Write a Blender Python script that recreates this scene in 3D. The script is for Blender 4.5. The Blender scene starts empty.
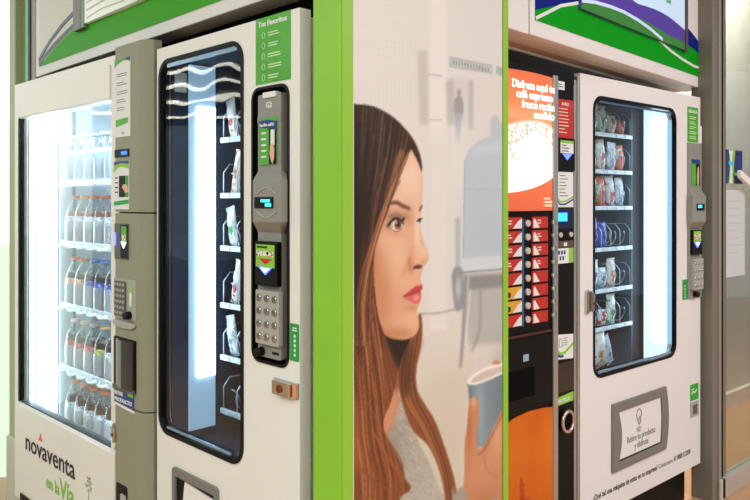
import bpy, math, random
import numpy as np
from mathutils import Vector
from mathutils.geometry import tessellate_polygon
R = math.radians
PI = math.pi
sc = bpy.context.scene
col = sc.collection
rnd = random.Random(7)

# ------------------------------------------------------------------ materials
def lin(c):
    return tuple(((v/255.0)/12.92 if v/255.0 <= .04045 else ((v/255.0+.055)/1.055)**2.4) for v in c)
_mats = {}
def mat(name, rgb, rough=.45, metal=0., emit=0., ergb=None, noise=0., nscale=40., spec=.5, bump=0., coat=0.):
    if name in _mats: return _mats[name]
    m = bpy.data.materials.new(name); m.use_nodes = True
    nt = m.node_tree; b = nt.nodes['Principled BSDF']
    c = lin(rgb)
    b.inputs['Base Color'].default_value = (*c, 1)
    b.inputs['Roughness'].default_value = rough
    b.inputs['Metallic'].default_value = metal
    b.inputs['Specular IOR Level'].default_value = spec
    b.inputs['Coat Weight'].default_value = coat
    if emit:
        b.inputs['Emission Color'].default_value = (*lin(ergb or rgb), 1)
        b.inputs['Emission Strength'].default_value = emit
    if noise or bump:
        tc = nt.nodes.new('ShaderNodeTexCoord'); n = nt.nodes.new('ShaderNodeTexNoise')
        n.inputs['Scale'].default_value = nscale; n.inputs['Detail'].default_value = 4
        nt.links.new(tc.outputs['Object'], n.inputs['Vector'])
        if noise:
            r = nt.nodes.new('ShaderNodeValToRGB')
            r.color_ramp.elements[0].position = .3; r.color_ramp.elements[1].position = .7
            r.color_ramp.elements[0].color = (*[v*(1-noise) for v in c], 1)
            r.color_ramp.elements[1].color = (*[min(1, v*(1+noise)) for v in c], 1)
            nt.links.new(n.outputs['Fac'], r.inputs['Fac']); nt.links.new(r.outputs['Color'], b.inputs['Base Color'])
        if bump:
            bp = nt.nodes.new('ShaderNodeBump'); bp.inputs['Strength'].default_value = bump; bp.inputs['Distance'].default_value = .01
            nt.links.new(n.outputs['Fac'], bp.inputs['Height']); nt.links.new(bp.outputs['Normal'], b.inputs['Normal'])
    _mats[name] = m
    return m
def clear(name, tint=(235, 245, 250), refl=.08, rough=.02, milk=0., bump=0., bscale=2.):
    if name in _mats: return _mats[name]
    m = bpy.data.materials.new(name); m.use_nodes = True
    nt = m.node_tree; nt.nodes.clear()
    out = nt.nodes.new('ShaderNodeOutputMaterial'); t = nt.nodes.new('ShaderNodeBsdfTransparent'); g = nt.nodes.new('ShaderNodeBsdfGlossy')
    t.inputs['Color'].default_value = (*lin(tint), 1); g.inputs['Roughness'].default_value = rough
    lw = nt.nodes.new('ShaderNodeLayerWeight'); lw.inputs['Blend'].default_value = .5
    pw = nt.nodes.new('ShaderNodeMath'); pw.operation = 'POWER'; pw.inputs[1].default_value = 4.
    ml = nt.nodes.new('ShaderNodeMath'); ml.operation = 'ADD'; ml.inputs[1].default_value = .04+refl; ml.use_clamp = True
    mx = nt.nodes.new('ShaderNodeMixShader')
    nt.links.new(lw.outputs['Facing'], pw.inputs[0]); nt.links.new(pw.outputs[0], ml.inputs[0]); nt.links.new(ml.outputs[0], mx.inputs[0])
    base = t
    if milk:
        d = nt.nodes.new('ShaderNodeBsdfDiffuse'); d.inputs['Color'].default_value = (.85, .9, .93, 1)
        m2 = nt.nodes.new('ShaderNodeMixShader'); m2.inputs[0].default_value = milk
        tl = nt.nodes.new('ShaderNodeBsdfTranslucent'); tl.inputs['Color'].default_value = (.92, .96, 1, 1); m3 = nt.nodes.new('ShaderNodeMixShader'); m3.inputs[0].default_value = .6
        nt.links.new(d.outputs[0], m3.inputs[1]); nt.links.new(tl.outputs[0], m3.inputs[2])
        nt.links.new(t.outputs[0], m2.inputs[1]); nt.links.new(m3.outputs[0], m2.inputs[2]); base = m2
    if bump:
        tc = nt.nodes.new('ShaderNodeTexCoord'); n = nt.nodes.new('ShaderNodeTexNoise'); n.inputs['Scale'].default_value = bscale
        bp = nt.nodes.new('ShaderNodeBump'); bp.inputs['Strength'].default_value = bump; bp.inputs['Distance'].default_value = .02
        nt.links.new(tc.outputs['Object'], n.inputs['Vector']); nt.links.new(n.outputs['Fac'], bp.inputs['Height'])
        nt.links.new(bp.outputs['Normal'], g.inputs['Normal'])
    nt.links.new(base.outputs[0], mx.inputs[1]); nt.links.new(g.outputs[0], mx.inputs[2]); nt.links.new(mx.outputs[0], out.inputs[0])
    _mats[name] = m
    return m
def print_mat(name, base, accents, scale=14.):
    """printed foil: patches of ink on a base colour"""
    if name in _mats: return _mats[name]
    m = mat(name, base, .25, spec=.7)
    nt = m.node_tree; b = nt.nodes['Principled BSDF']
    tc = nt.nodes.new('ShaderNodeTexCoord'); n = nt.nodes.new('ShaderNodeTexNoise'); n.inputs['Scale'].default_value = scale
    r = nt.nodes.new('ShaderNodeValToRGB'); r.color_ramp.interpolation = 'CONSTANT'
    e = r.color_ramp.elements
    e[0].position = 0; e[0].color = (*lin(accents[0]), 1); e[1].position = .42; e[1].color = (*lin(base), 1)
    if len(accents) > 1:
        x = e.new(.58); x.color = (*lin(accents[1]), 1)
    if len(accents) > 2:
        x = e.new(.66); x.color = (*lin(accents[2]), 1)
    nt.links.new(tc.outputs['Object'], n.inputs['Vector']); nt.links.new(n.outputs['Fac'], r.inputs['Fac']); nt.links.new(r.outputs['Color'], b.inputs['Base Color'])
    return m

WHITE = mat('white_enamel', (232, 229, 218), .35, noise=.012, nscale=3)
WHITE_R = mat('white_enamel_warm', (232, 226, 222), .35, noise=.012, nscale=3)
HEAD = mat('white_panel', (228, 225, 218), .5)
GREY = mat('grey_plastic', (142, 142, 116), .5, noise=.03, nscale=60)
GREYP = mat('grey_panel_plastic', (140, 138, 128), .45, noise=.02, nscale=60)
GREYL = mat('pale_grey_plastic', (168, 166, 156), .45)
GREYD = mat('dark_grey_plastic', (92, 90, 80), .5)
GREYF = mat('flap_frame_grey', (120, 117, 108), .5)
BLACK = mat('black_plastic', (10, 10, 10), .45, spec=.2)
BLACKM = mat('black_matte', (7, 6, 6), .8, spec=.1)
RUB = mat('black_rubber', (9, 10, 11), .5, spec=.2)
ALU = mat('brushed_aluminium', (190, 190, 186), .35, metal=.8, noise=.04, nscale=80)
STEEL = mat('polished_steel', (205, 203, 196), .15, metal=1.)
COPPER = mat('copper_key_ring', (150, 90, 50), .3, metal=.9)
GREEN = mat('lime_green_paint', (134, 196, 48), .4, noise=.05, nscale=5)
GREEN2 = mat('lime_green_trim', (140, 186, 52), .4)
LGREEN = mat('label_green', (78, 168, 44), .45, noise=.18, nscale=14)
DGREEN = mat('sticker_green', (30, 155, 60), .45)
ARTG = mat('header_green', (62, 160, 26), .5, spec=.12)
ARTG2 = mat('header_deep_green', (0, 150, 18), .5, spec=.1)
NAVY = mat('header_navy', (10, 26, 122), .5, spec=.1)
PURPLE = mat('screen_purple', (88, 66, 170), .3)
SLATE = mat('header_slate_stripe', (70, 86, 108), .45)
PAPER = mat('paper_white', (226, 226, 220), .6)
INK = mat('grey_ink', (120, 120, 118), .7)
INKD = mat('dark_ink', (52, 44, 42), .7)
INKG = mat('green_ink', (140, 196, 60), .7)
RED = mat('red_card', (190, 42, 34), .45)
YEL = mat('yellow_card', (226, 160, 50), .45)
BLUE = mat('blue_ink', (24, 56, 120), .45)
ORANGE = mat('orange_ink', (232, 96, 40), .45)
LCDB = mat('blue_display', (20, 60, 170), .3, emit=2.2, ergb=(30, 110, 255))
LCDC = mat('cyan_display', (40, 200, 210), .3, emit=2.0, ergb=(60, 230, 235))
LEDB = mat('blue_led', (60, 80, 255), .3, emit=4, ergb=(70, 90, 255))
LEDW = mat('white_led', (255, 255, 255), .3, emit=3, ergb=(225, 232, 255))
LAMP_C = mat('cool_lamp_panel', (240, 250, 255), .4, emit=8.0, ergb=(228, 243, 255))
LAMP_D = mat('drinks_lamp_panel', (240, 250, 255), .4, emit=2.2, ergb=(226, 244, 255))
LAMP_S = mat('strong_lamp', (240, 250, 255), .4, emit=17, ergb=(228, 243, 255))
LAMP_P = mat('soft_lamp_cover', (190, 215, 232), .4, emit=.45, ergb=(170, 205, 232))
INNERB = mat('cabinet_liner_blue', (16, 44, 68), .5, noise=.45, nscale=18, spec=.2)
INNER = mat('cabinet_liner_dark', (10, 11, 13), .7, noise=.35, nscale=18, spec=.06)
INNERW = mat('cabinet_liner_white', (225, 234, 238), .4)
SHELFW = mat('shelf_white', (225, 235, 240), .35)
COILM = mat('coil_steel', (170, 180, 190), .3, metal=.9)
GLASS = clear('window_glass', (238, 246, 250), -.028, bump=.3, bscale=2.2)
GLASSD = clear('clear_glass', (246, 250, 251), -.025)
CLEARP = clear('clear_plastic', (238, 242, 242), .04, .06, milk=.03)
MILK = clear('frosted_plastic', (244, 248, 250), .06, .12, milk=.55)

# ------------------------------------------------------------------ mesh builder
class MB:
    def __init__(s): s.v = []; s.f = []; s.m = []; s.sm = []
    def add(s, vs, fs, mi=0, smooth=False):
        o = len(s.v); s.v += [tuple(p) for p in vs]
        for f in fs: s.f.append(tuple(i+o for i in f)); s.m.append(mi); s.sm.append(smooth)
        return s
    def box(s, x0, x1, y0, y1, z0, z1, mi=0):
        return s.add([(x, y, z) for x in (x0, x1) for y in (y0, y1) for z in (z0, z1)],
                     [(0, 1, 3, 2), (4, 6, 7, 5), (0, 4, 5, 1), (2, 3, 7, 6), (0, 2, 6, 4), (1, 5, 7, 3)], mi)
    def prism(s, outer, y0, y1, holes=(), mi=0, axis='y', side=None):
        """outline in x,z pushed from y0 to y1 (axis 'y'), or a footprint in x,y pushed from z y0 to z y1 (axis 'z')"""
        loops = [list(outer)]+[list(h) for h in holes]
        P = (lambda a, b, t: (a, t, b)) if axis == 'y' else (lambda a, b, t: (a, b, t))
        tri = tessellate_polygon([[Vector((a, b, 0)) for a, b in l] for l in loops])
        flat = [p for l in loops for p in l]; n = len(flat)
        def area(t): 
            (a, b), (c, d), (e, f) = [flat[i] for i in t]
            return (c-a)*(f-b)-(e-a)*(d-b)
        vs = [P(a, b, y0) for a, b in flat]+[P(a, b, y1) for a, b in flat]
        tri = [t if area(t) > 0 else t[::-1] for t in tri]
        fs = [tuple(t) if axis == 'y' else tuple(t[::-1]) for t in tri]+[tuple(i+n for i in (t[::-1] if axis == 'y' else t)) for t in tri]
        s.add(vs, fs, mi)
        o = 0; fs = []
        base = len(s.v)-2*n
        for k, l in enumerate(loops):
            m = len(l)
            A = sum(l[i][0]*l[(i+1) % m][1]-l[(i+1) % m][0]*l[i][1] for i in range(m))
            flip = (A > 0) == (k == 0)
            if axis == 'z': flip = not flip
            for i in range(m):
                a, b = o+i, o+(i+1) % m
                f = (a, a+n, b+n, b) if flip else (a, b, b+n, a+n)
                s.f.append(tuple(q+base for q in f)); s.m.append(mi if side is None else side); s.sm.append(False)
            o += m
        return s
    def cyl(s, p0, p1, r0, r1=None, n=16, mi=0, smooth=True):
        r1 = r0 if r1 is None else r1
        p0, p1 = Vector(p0), Vector(p1); d = (p1-p0).normalized()
        u = d.orthogonal().normalized(); w = d.cross(u)
        a = [p0+(u*math.cos(2*PI*i/n)+w*math.sin(2*PI*i/n))*r0 for i in range(n)]
        b = [p1+(u*math.cos(2*PI*i/n)+w*math.sin(2*PI*i/n))*r1 for i in range(n)]
        s.add(a+b, [(i, (i+1) % n, n+(i+1) % n, n+i) for i in range(n)], mi, smooth)
        o = len(s.v)-2*n
        s.f += [tuple(o+i for i in range(n))[::-1], tuple(o+n+i for i in range(n))]; s.m += [mi]*2; s.sm += [False]*2
        return s
    def lathe(s, prof, c=(0, 0, 0), n=20, mi=0):
        vs = [(c[0]+r*math.cos(2*PI*i/n), c[1]+r*math.sin(2*PI*i/n), c[2]+z) for r, z in prof for i in range(n)]
        fs = [(k*n+i, k*n+(i+1) % n, (k+1)*n+(i+1) % n, (k+1)*n+i) for k in range(len(prof)-1) for i in range(n)]
        s.add(vs, fs, mi, True)
        o = len(s.v)-len(vs)
        s.f += [tuple(o+i for i in range(n))[::-1], tuple(o+(len(prof)-1)*n+i for i in range(n))]; s.m += [mi]*2; s.sm += [False]*2
        return s
    def tube(s, pts, r, n=6, mi=0, closed=False):
        pts = [Vector(p) for p in pts]; m = len(pts); vs = []
        u = None
        for i, p in enumerate(pts):
            if closed: d = pts[(i+1) % m]-pts[i-1]
            else: d = pts[min(i+1, m-1)]-pts[max(i-1, 0)]
            d.normalize()
            if u is None: u = d.orthogonal().normalized()
            else:
                u = u-d*u.dot(d); u = u.normalized() if u.length > 1e-6 else d.orthogonal().normalized()
            w = d.cross(u)
            vs += [p+(u*math.cos(2*PI*k/n)+w*math.sin(2*PI*k/n))*r for k in range(n)]
        q = m if closed else m-1
        fs = [(i*n+k, i*n+(k+1) % n, ((i+1) % m)*n+(k+1) % n, ((i+1) % m)*n+k) for i in range(q) for k in range(n)]
        s.add(vs, fs, mi, True)
        if not closed:
            o = len(s.v)-len(vs)
            s.f += [tuple(o+k for k in range(n))[::-1], tuple(o+(m-1)*n+k for k in range(n))]; s.m += [mi]*2; s.sm += [False]*2
        return s
    def strip(s, top, y0, y1, w, mi=0):
        """ribbon of height w following points (x,z), given thickness y0..y1"""
        pts = [Vector((a, b)) for a, b in top]; n = len(pts); L = []; Rr = []
        for i, p in enumerate(pts):
            d = (pts[min(i+1, n-1)]-pts[max(i-1, 0)]).normalized(); q = Vector((-d.y, d.x))*(w/2)
            L.append(tuple(p+q)); Rr.append(tuple(p-q))
        return s.prism(L+Rr[::-1], y0, y1, mi=mi)
    def done(s, name, mats, parent=None, bevel=0., loc=None, rot=None, seg=2):
        me = bpy.data.meshes.new(name); me.from_pydata(s.v, [], s.f)
        for m in (mats if isinstance(mats, (list, tuple)) else [mats]): me.materials.append(m)
        me.polygons.foreach_set('material_index', s.m); me.polygons.foreach_set('use_smooth', s.sm); me.update()
        o = bpy.data.objects.new(name, me); col.objects.link(o)
        if parent: o.parent = parent
        if loc is not None: o.location = loc
        if rot is not None: o.rotation_euler = rot if isinstance(rot, tuple) else (0, 0, rot)
        if bevel:
            b = o.modifiers.new('soft_edges', 'BEVEL'); b.width = bevel; b.segments = seg; b.limit_method = 'ANGLE'; b.angle_limit = R(40)
        return o

def rr(x0, x1, z0, z1, r, n=6):
    p = []
    for cx, cz, a0 in ((x1-r, z1-r, 0), (x0+r, z1-r, 90), (x0+r, z0+r, 180), (x1-r, z0+r, 270)):
        p += [(cx+r*math.cos(R(a0+90*i/n)), cz+r*math.sin(R(a0+90*i/n))) for i in range(n+1)]
    return p
def rect(x0, x1, z0, z1): return [(x0, z0), (x1, z0), (x1, z1), (x0, z1)]
def box(name, x0, x1, y0, y1, z0, z1, m, parent=None, bevel=0., **k):
    return MB().box(x0, x1, y0, y1, z0, z1).done(name, m, parent, bevel, **k)
def plate(name, outline, y0, y1, m, parent=None, holes=(), bevel=0., **k):
    return MB().prism(outline, y0, y1, holes).done(name, m, parent, bevel, **k)
def o_width(c):
    t = bpy.data.objects.new('measure', c); col.objects.link(t); bpy.context.view_layer.update()
    w_ = t.evaluated_get(bpy.context.evaluated_depsgraph_get()).dimensions.x; bpy.data.objects.remove(t); return w_
def text(body, x, z, y, size, m, parent, align='LEFT', sx=1., name='lettering', rot=0., bold=0., loc=None, rotz=0., space=1., shear=0., fit=0.):
    c = bpy.data.curves.new(name, 'FONT'); c.body = body; c.size = size; c.align_x = align; c.extrude = .0004; c.offset = bold
    c.space_line = space; c.materials.append(m); c.resolution_u = 3; c.shear = shear
    o = bpy.data.objects.new(name, c); col.objects.link(o); o.parent = parent
    o.location = (x, y, z) if loc is None else loc; o.rotation_euler = (R(90), rot, rotz); o.scale = (sx, 1, 1)
    if fit: o.scale = (fit/max(1e-4, o_width(c)), 1, 1)
    return o
def tag(o, label=None, cat=None, group=None, kind=None):
    if label: o['label'] = label
    if cat: o['category'] = cat
    if group: o['group'] = group
    if kind: o['kind'] = kind
    return o
def thing(name, label, cat, loc=(0, 0, 0), rz=0., group=None):
    o = bpy.data.objects.new(name, None); col.objects.link(o); o.location = loc; o.rotation_euler = (0, 0, rz); o.empty_display_size = .1
    return tag(o, label, cat, group)
def kids(o): return [c for c in col.objects if c.parent == o]
def dup(root, loc, rz, label, group=None):
    r = root.copy(); col.objects.link(r); r.location = loc; r.rotation_euler = (0, 0, rz); r['label'] = label
    if group: r['group'] = group
    for ch in kids(root):
        c = ch.copy(); col.objects.link(c); c.parent = r
        for g in kids(ch):
            d = g.copy(); col.objects.link(d); d.parent = c
    return r
SK = .952  # the left snack machine is a slightly smaller model
FR = {'S': (-.674*SK, 2.270*SK, -45.1), 'D': (-1.43, 2.945, -44.6), 'KL': (-1.395, 3.058, -46.3), 'KR': (.38, 2.18, 47.15),
      'P': (-.075, 1.574, 47.15), 'R': (.7445, 2.682, 41.55), 'PL': (-.075, 1.574, -46.3), 'G': (1.594, 3.377, 41.55)}
def W(f, x, y, z=0.):
    ox, oy, a = FR[f]; c, s = math.cos(R(a)), math.sin(R(a))
    if f == 'S': x, y, z = x*SK, y*SK, 1.36+(z-1.36)*SK
    return (ox+x*c-y*s, oy+x*s+y*c, z)
def base(f): return (FR[f][0], FR[f][1], 0), R(FR[f][2])

def bars(mb, x, z, w, rows, gap, y0, y1, h=.0035, seed=1):
    """rows of small print drawn as thin strokes"""
    q = random.Random(seed)
    for i in range(rows):
        mb.box(x, x+w*q.uniform(.6, 1), y0, y1, z-i*gap-h, z-i*gap)
    return mb

# ================================================================== the room
floor_m = mat('tan_stone_tiles', (192, 146, 108), .3, noise=.1, nscale=3)
nt = floor_m.node_tree
def struct(o): o['kind'] = 'structure'; return o
struct(MB().box(-16, 9, -7, 10, -.1, 0).done('floor', floor_m))
CEIL = mat('ceiling_grey', (150, 150, 148), .9)
struct(MB().box(-16, 9, -7, 10, 3.2, 3.3).done('ceiling', CEIL))
WALLM = mat('pale_wall', (226, 230, 220), .8)

# daylight window behind the left end, its light stepped down over glowing panels
DAY = mat('daylight', (255, 255, 255), .5, emit=1.15, ergb=(244, 255, 252))
DAYG = mat('pale_green_daylight', (214, 232, 214), .5, emit=.62, ergb=(214, 236, 214))
DAYM = mat('daylight_low', (232, 246, 236), .5, emit=.85, ergb=(232, 250, 238))
struct(MB().box(-4.0, -1.72, 3.62, 3.66, 1.75, 3.2).done('window_1', DAY))
struct(MB().box(-4.0, -1.72, 3.62, 3.66, 1.15, 1.75).done('window_2', DAYM))
struct(MB().box(-4.0, -1.72, 3.62, 3.66, 0, 1.15).done('wall_back', DAYG))

# glass end post beside the drinks machine
post = thing('glass_partition_post', 'olive metal post with a green edge strip beyond the drinks machine', 'post', *base('KL'))
OLIVE = mat('olive_metal', (136, 150, 100), .5)
OLIVE2 = mat('pale_olive_metal', (164, 170, 128), .5)
box('post_core', -.305, -.175, .03, .12, 0.3, 3.2, OLIVE, post, .004)
box('pale_edge', -.385, -.305, .0, .12, 0.3, 3.2, OLIVE2, post, .004)
box('pale_inner_edge', -.175, -.158, .02, .12, 0.3, 3.2, OLIVE2, post)
box('green_strip', -.160, -.129, -.004, .12, 0.3, 3.2, mat('bright_strip_green', (36, 176, 86), .4), post)
box('foot_casing', -.40, -.128, -.01, .14, 0, .3, mat('pale_casing', (196, 200, 178), .5), post, .01)

# ================================================================== kiosk
KX, KY = FR['P'][0], FR['P'][1]
kiosk = thing('kiosk_frame', 'white and lime green kiosk frame with header panels and a corner portrait poster', 'kiosk', (KX, KY, 0), 0)
def kl(f): return dict(loc=(FR[f][0]-KX, FR[f][1]-KY, 0), rot=R(FR[f][2]))
H0, H1 = 1.88, 2.55
hl = box('header_panel', -.0425, 1.80, 0, .1, H0, H1, HEAD, kiosk, .003, **kl('KL'))
hl['label'] = 'white header over the left machines with green artwork'
box('end_stile', -.103, -.046, .0, .1, .02, H1, mat('taupe_stile', (150, 142, 128), .5), kiosk, .002, **kl('KL'))
box('end_stile', -.128, -.1035, -.004, .1, .02, H1, BLACK, kiosk, **kl('KL'))
# artwork, left
E_ = .0012
FIELD = mat('artwork_field', (212, 209, 194), .5)
fl = plate('artwork_field', rect(-.004, 1.775, H0+.037, H1-.04), -E_, 0, FIELD, hl)
fl['label'] = 'beige artwork field'
gl = plate('green_band', [(-.003, 1.918), (1.775, 1.918), (1.775, 2.30), (1.5, 2.15), (1.25, 2.06), (1.10, 2.02), (.943, 2.006), (.797, 2.004), (.639, 2.008), (.455, 2.022), (.352, 2.012), (.169, 1.972), (.05, 1.932)], -2*E_, -E_, ARTG, hl)
MB().strip([(-.004, 1.945), (.115, 2.003), (.242, 2.046), (.352, 2.073), (.5, 2.098)], -3*E_, -E_, .016).done('stripe', SLATE, hl)
MB().strip([(.0, 1.925), (.06, 1.952), (.169, 1.985), (.352, 2.026), (.5, 2.045)], -3*E_, -2*E_, .016).done('stripe', SLATE, hl)
# header, right
hr = box('header_panel', .155, 1.72, 0, .1, H0, H1, WHITE_R, kiosk, .003, **kl('KR'))
hr['label'] = 'white header over the coffee and snack machines with navy and green artwork'
box('header_return', -.15, .15, .004, .1, H0, H1, WHITE_R, kiosk, .002, **kl('KR'))
box('soffit', -.15, 1.71, .1, .15, H0+.002, H0+.03, mat('soffit_warm_bounce', (214, 190, 158), .5), kiosk, **kl('KR'))  # warm light bounced off the floor is put into this tan
box('soffit_lip', -.15, 1.71, .15, .158, H0-.006, H0+.03, mat('pale_lip', (225, 232, 235), .4), kiosk, **kl('KR'))
nv = plate('navy_hill', [(.181, 1.93), (1.693, 1.93), (1.693, 2.054), (1.62, 2.09), (1.54, 2.116), (1.419, 2.145), (1.25, 2.2), (1.0, 2.26), (.7, 2.28), (.4, 2.25), (.181, 2.18)], -E_, 0, NAVY, hr)
gg = plate('green_hill', [(.181, 1.9295), (1.693, 1.9295), (1.693, 2.018), (1.56, 2.045), (1.431, 2.058), (1.176, 2.062), (.977, 2.065), (.711, 2.055), (.465, 2.036), (.34, 2.008), (.181, 1.961)], -2*E_, -E_, ARTG2, hr)
WL = [(.182, 1.935), (.262, 1.97), (.34, 2.005), (.465, 2.039), (.553, 2.053), (.658, 2.061), (.778, 2.064), (.893, 2.058), (1.024, 2.042), (1.145, 2.025), (1.283, 1.997), (1.419, 1.980), (1.552, 1.969), (1.688, 1.972)]
MB().strip(WL, -3*E_, -2*E_, .011).done('white_line', PAPER, hr)
# black inner walls above and behind the machines
box('inner_wall', -.15, 1.70, .34, .36, 1.86, H1, BLACKM, kiosk, **kl('KR'))
box('inner_wall', .02, 1.68, .30, .32, 1.86, H1, BLACKM, kiosk, **kl('KL'))
box('gap_shade_board', -.04, 1.72, .07, .09, 1.834, 1.879, BLACKM, kiosk, **kl('KL'))  # black strip standing in for the shade of the gap over the machines
# portrait side: box, trims and print
dP = (math.cos(R(47.15)), math.sin(R(47.15))); dL = (math.cos(R(-46.3)), math.sin(R(-46.3))); nP = (-dP[1], dP[0])
def foot(pts):  # pts in (u along portrait, v to the left along dL) from the corner
    return [(u*dP[0]-v*dL[0], u*dP[1]-v*dL[1]) for u, v in pts]
MB().prism(foot([(.0, 0), (.0, .0917), (.033, .0917), (.033, .045), (.0366, 0.0)]), 0, H1, axis='z').done('corner_post', GREEN, kiosk, .002)
box('portrait_trim', .004, .0366, -.004, .0, 0, H1, GREEN2, kiosk, **kl('P'))
box('portrait_trim', .632, .6545, -.003, .03, 0, H1, GREEN2, kiosk, .001, **kl('P'))
box('portrait_board', .042, .632, .004, .03, 0, H1, HEAD, kiosk, **kl('P'))
box('portrait_bead', .0366, .0405, -.002, .03, 0, H1, PAPER, kiosk, **kl('P'))

# ---- portrait print: colours worked out for a dense grid of points on the board
S = 2.0; CX0, CY0 = 345., -330.; CWp, CHp = 172, 1180
img = np.zeros((int(CHp*S), int(CWp*S), 3), np.float32)
def cr(pts, closed=True, k=8):
    n = len(pts); P = np.array(pts, float); out = []
    for i in range(n if closed else n-1):
        if closed: p = [P[(i-1) % n], P[i], P[(i+1) % n], P[(i+2) % n]]
        else: p = [P[max(i-1, 0)], P[i], P[i+1], P[min(i+2, n-1)]]
        for t in np.linspace(0, 1, k, endpoint=False):
            out.append(.5*((2*p[1])+(-p[0]+p[2])*t+(2*p[0]-5*p[1]+4*p[2]-p[3])*t*t+(-p[0]+3*p[1]-3*p[2]+p[3])*t**3))
    if not closed: out.append(P[-1])
    return np.array(out)
def blur(a, s):
    if s <= 0.05: return a
    r = int(3*s+1); k = np.exp(-.5*(np.arange(-r, r+1)/s)**2); k /= k.sum()
    for ax in (0, 1):
        pad = [(0, 0), (0, 0)]; pad[ax] = (r, r); b = np.pad(a, pad, mode='edge'); o = np.zeros_like(a)
        for i, w in enumerate(k): o += w*(b[i:i+a.shape[0], :] if ax == 0 else b[:, i:i+a.shape[1]])
        a = o
    return a
def area(pts, soft=.5, curved=True):
    p = cr(pts) if curved else np.array(pts, float)
    m = soft*S*3+3
    X = (p[:, 0]-CX0)*S; Y = (p[:, 1]-CY0)*S
    x0, x1 = int(max(0, X.min()-m)), int(min(img.shape[1], X.max()+m)); y0, y1 = int(max(0, Y.min()-m)), int(min(img.shape[0], Y.max()+m))
    if x1 <= x0 or y1 <= y0: return None
    gx = np.arange(x0, x1)+.5; gy = np.arange(y0, y1)+.5
    M = np.zeros((len(gy), len(gx)), bool)
    for i in range(len(p)):
        xa, ya, xb, yb = X[i], Y[i], X[(i+1) % len(p)], Y[(i+1) % len(p)]
        if ya == yb: continue
        c = ((ya > gy) != (yb > gy))
        if not c.any(): continue
        xi = (xb-xa)*(gy[c]-ya)/(yb-ya)+xa
        M[c] ^= gx[None, :] < xi[:, None]
    return x0, x1, y0, y1, blur(M.astype(np.float32), soft*S)
def poly(pts, c, soft=.5, a=1., curved=True, clip=None):
    r = area(pts, soft, curved)
    if r is None: return
    x0, x1, y0, y1, M = r
    if clip is not None: M = M*clip[y0:y1, x0:x1]
    M = (M*a)[..., None]
    img[y0:y1, x0:x1] = img[y0:y1, x0:x1]*(1-M)+np.array(c, np.float32)/255*M
def clipmask(pts, soft=.6):
    f = np.zeros(img.shape[:2], np.float32); r = area(pts, soft); f[r[2]:r[3], r[0]:r[1]] = r[4]; return f
def blob(cx, cy, rx, ry, c, a, clip=None, rot=0.):
    cx, cy = (cx-CX0)*S, (cy-CY0)*S; rx *= S; ry *= S; m = 2.6*max(rx, ry)
    x0, x1 = int(max(0, cx-m)), int(min(img.shape[1], cx+m)); y0, y1 = int(max(0, cy-m)), int(min(img.shape[0], cy+m))
    if x1 <= x0 or y1 <= y0: return
    X, Y = np.meshgrid(np.arange(x0, x1)+.5-cx, np.arange(y0, y1)+.5-cy)
    u = X*math.cos(rot)+Y*math.sin(rot); v = -X*math.sin(rot)+Y*math.cos(rot)
    M = np.exp(-.5*((u/rx)**2+(v/ry)**2))*a
    if clip is not None: M = M*clip[y0:y1, x0:x1]
    M = M[..., None].astype(np.float32)
    img[y0:y1, x0:x1] = img[y0:y1, x0:x1]*(1-M)+np.array(c, np.float32)/255*M
def stroke(pts, w, c, a=1., soft=.4, w2=None, clip=None):
    p = cr(pts, False, 6); n = len(p); d = np.gradient(p, axis=0); d /= (np.linalg.norm(d, axis=1, keepdims=True)+1e-6)
    q = np.stack([-d[:, 1], d[:, 0]], 1); ww = np.linspace(w, w if w2 is None else w2, n)[:, None]/2
    poly(np.concatenate([p+q*ww, (p-q*ww)[::-1]]), c, soft, a, False, clip)
# background: pale concourse
yy = (np.arange(img.shape[0])/S+CY0)[:, None]; xx = (np.arange(img.shape[1])/S+CX0)[None, :]
t = np.clip((yy-260)/160, 0, 1)[..., None]; tx = np.clip((xx-380)/120, 0, 1)[..., None]
img[:] = (np.array([219, 212, 204])*(1-t)+np.array([205, 192, 172])*t-tx*(1-t)*np.array([4, 4, 3])+t*tx*np.array([6, 6, 8]))/255
for x in range(356, 418, 4): stroke([(x, 40), (x-1, 150)], .7, (204, 199, 192), .4, .4)
for k in range(6): stroke([(352, 10+k*9), (430, 24+k*9)], 1., (228, 222, 214), .4, .8)
poly([(418, 50), (428, 50), (430, 125), (420, 125)], (188, 180, 171), 1.6, .75, False)
poly([(430, -300), (447, -300), (447, 330), (431, 330)], (228, 221, 214), 1.5, .7, False)
poly([(447, 80), (455, 78), (456, 125), (448, 125)], (178, 170, 163), 1.5, .75, False)
poly([(455, 76), (468, 78), (468, 128), (456, 126)], (205, 197, 190), 1.5, .7, False)
poly([(469, 80), (474, 80), (474, 130), (469, 130)], (176, 170, 163), 1.2, .8, False)
poly([(476, 76), (503, 80), (503, 135), (476, 135)], (216, 206, 198), 1.5, .7, False)
stroke([(428, 74), (443, 76)], 1.3, (170, 165, 160), .8); stroke([(430, 120), (443, 120)], 1.5, (165, 160, 155), .8)
poly([(450, 56), (493, 65), (493, 74), (450, 67)], (172, 174, 170), .5, .9, False)
poly([(451.5, 58.5), (492, 67), (492, 72), (451.5, 65)], (205, 204, 198), .5, .6, False)
for k in range(13): stroke([(454+k*2.9, 60+k*.62), (454.4+k*2.9, 64.3+k*.62)], 1.3, (128, 130, 128), .85, .3)
poly([(497, 66), (503, 67.5), (503, 76), (497, 74)], (165, 170, 170), .5, .9, False)
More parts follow.
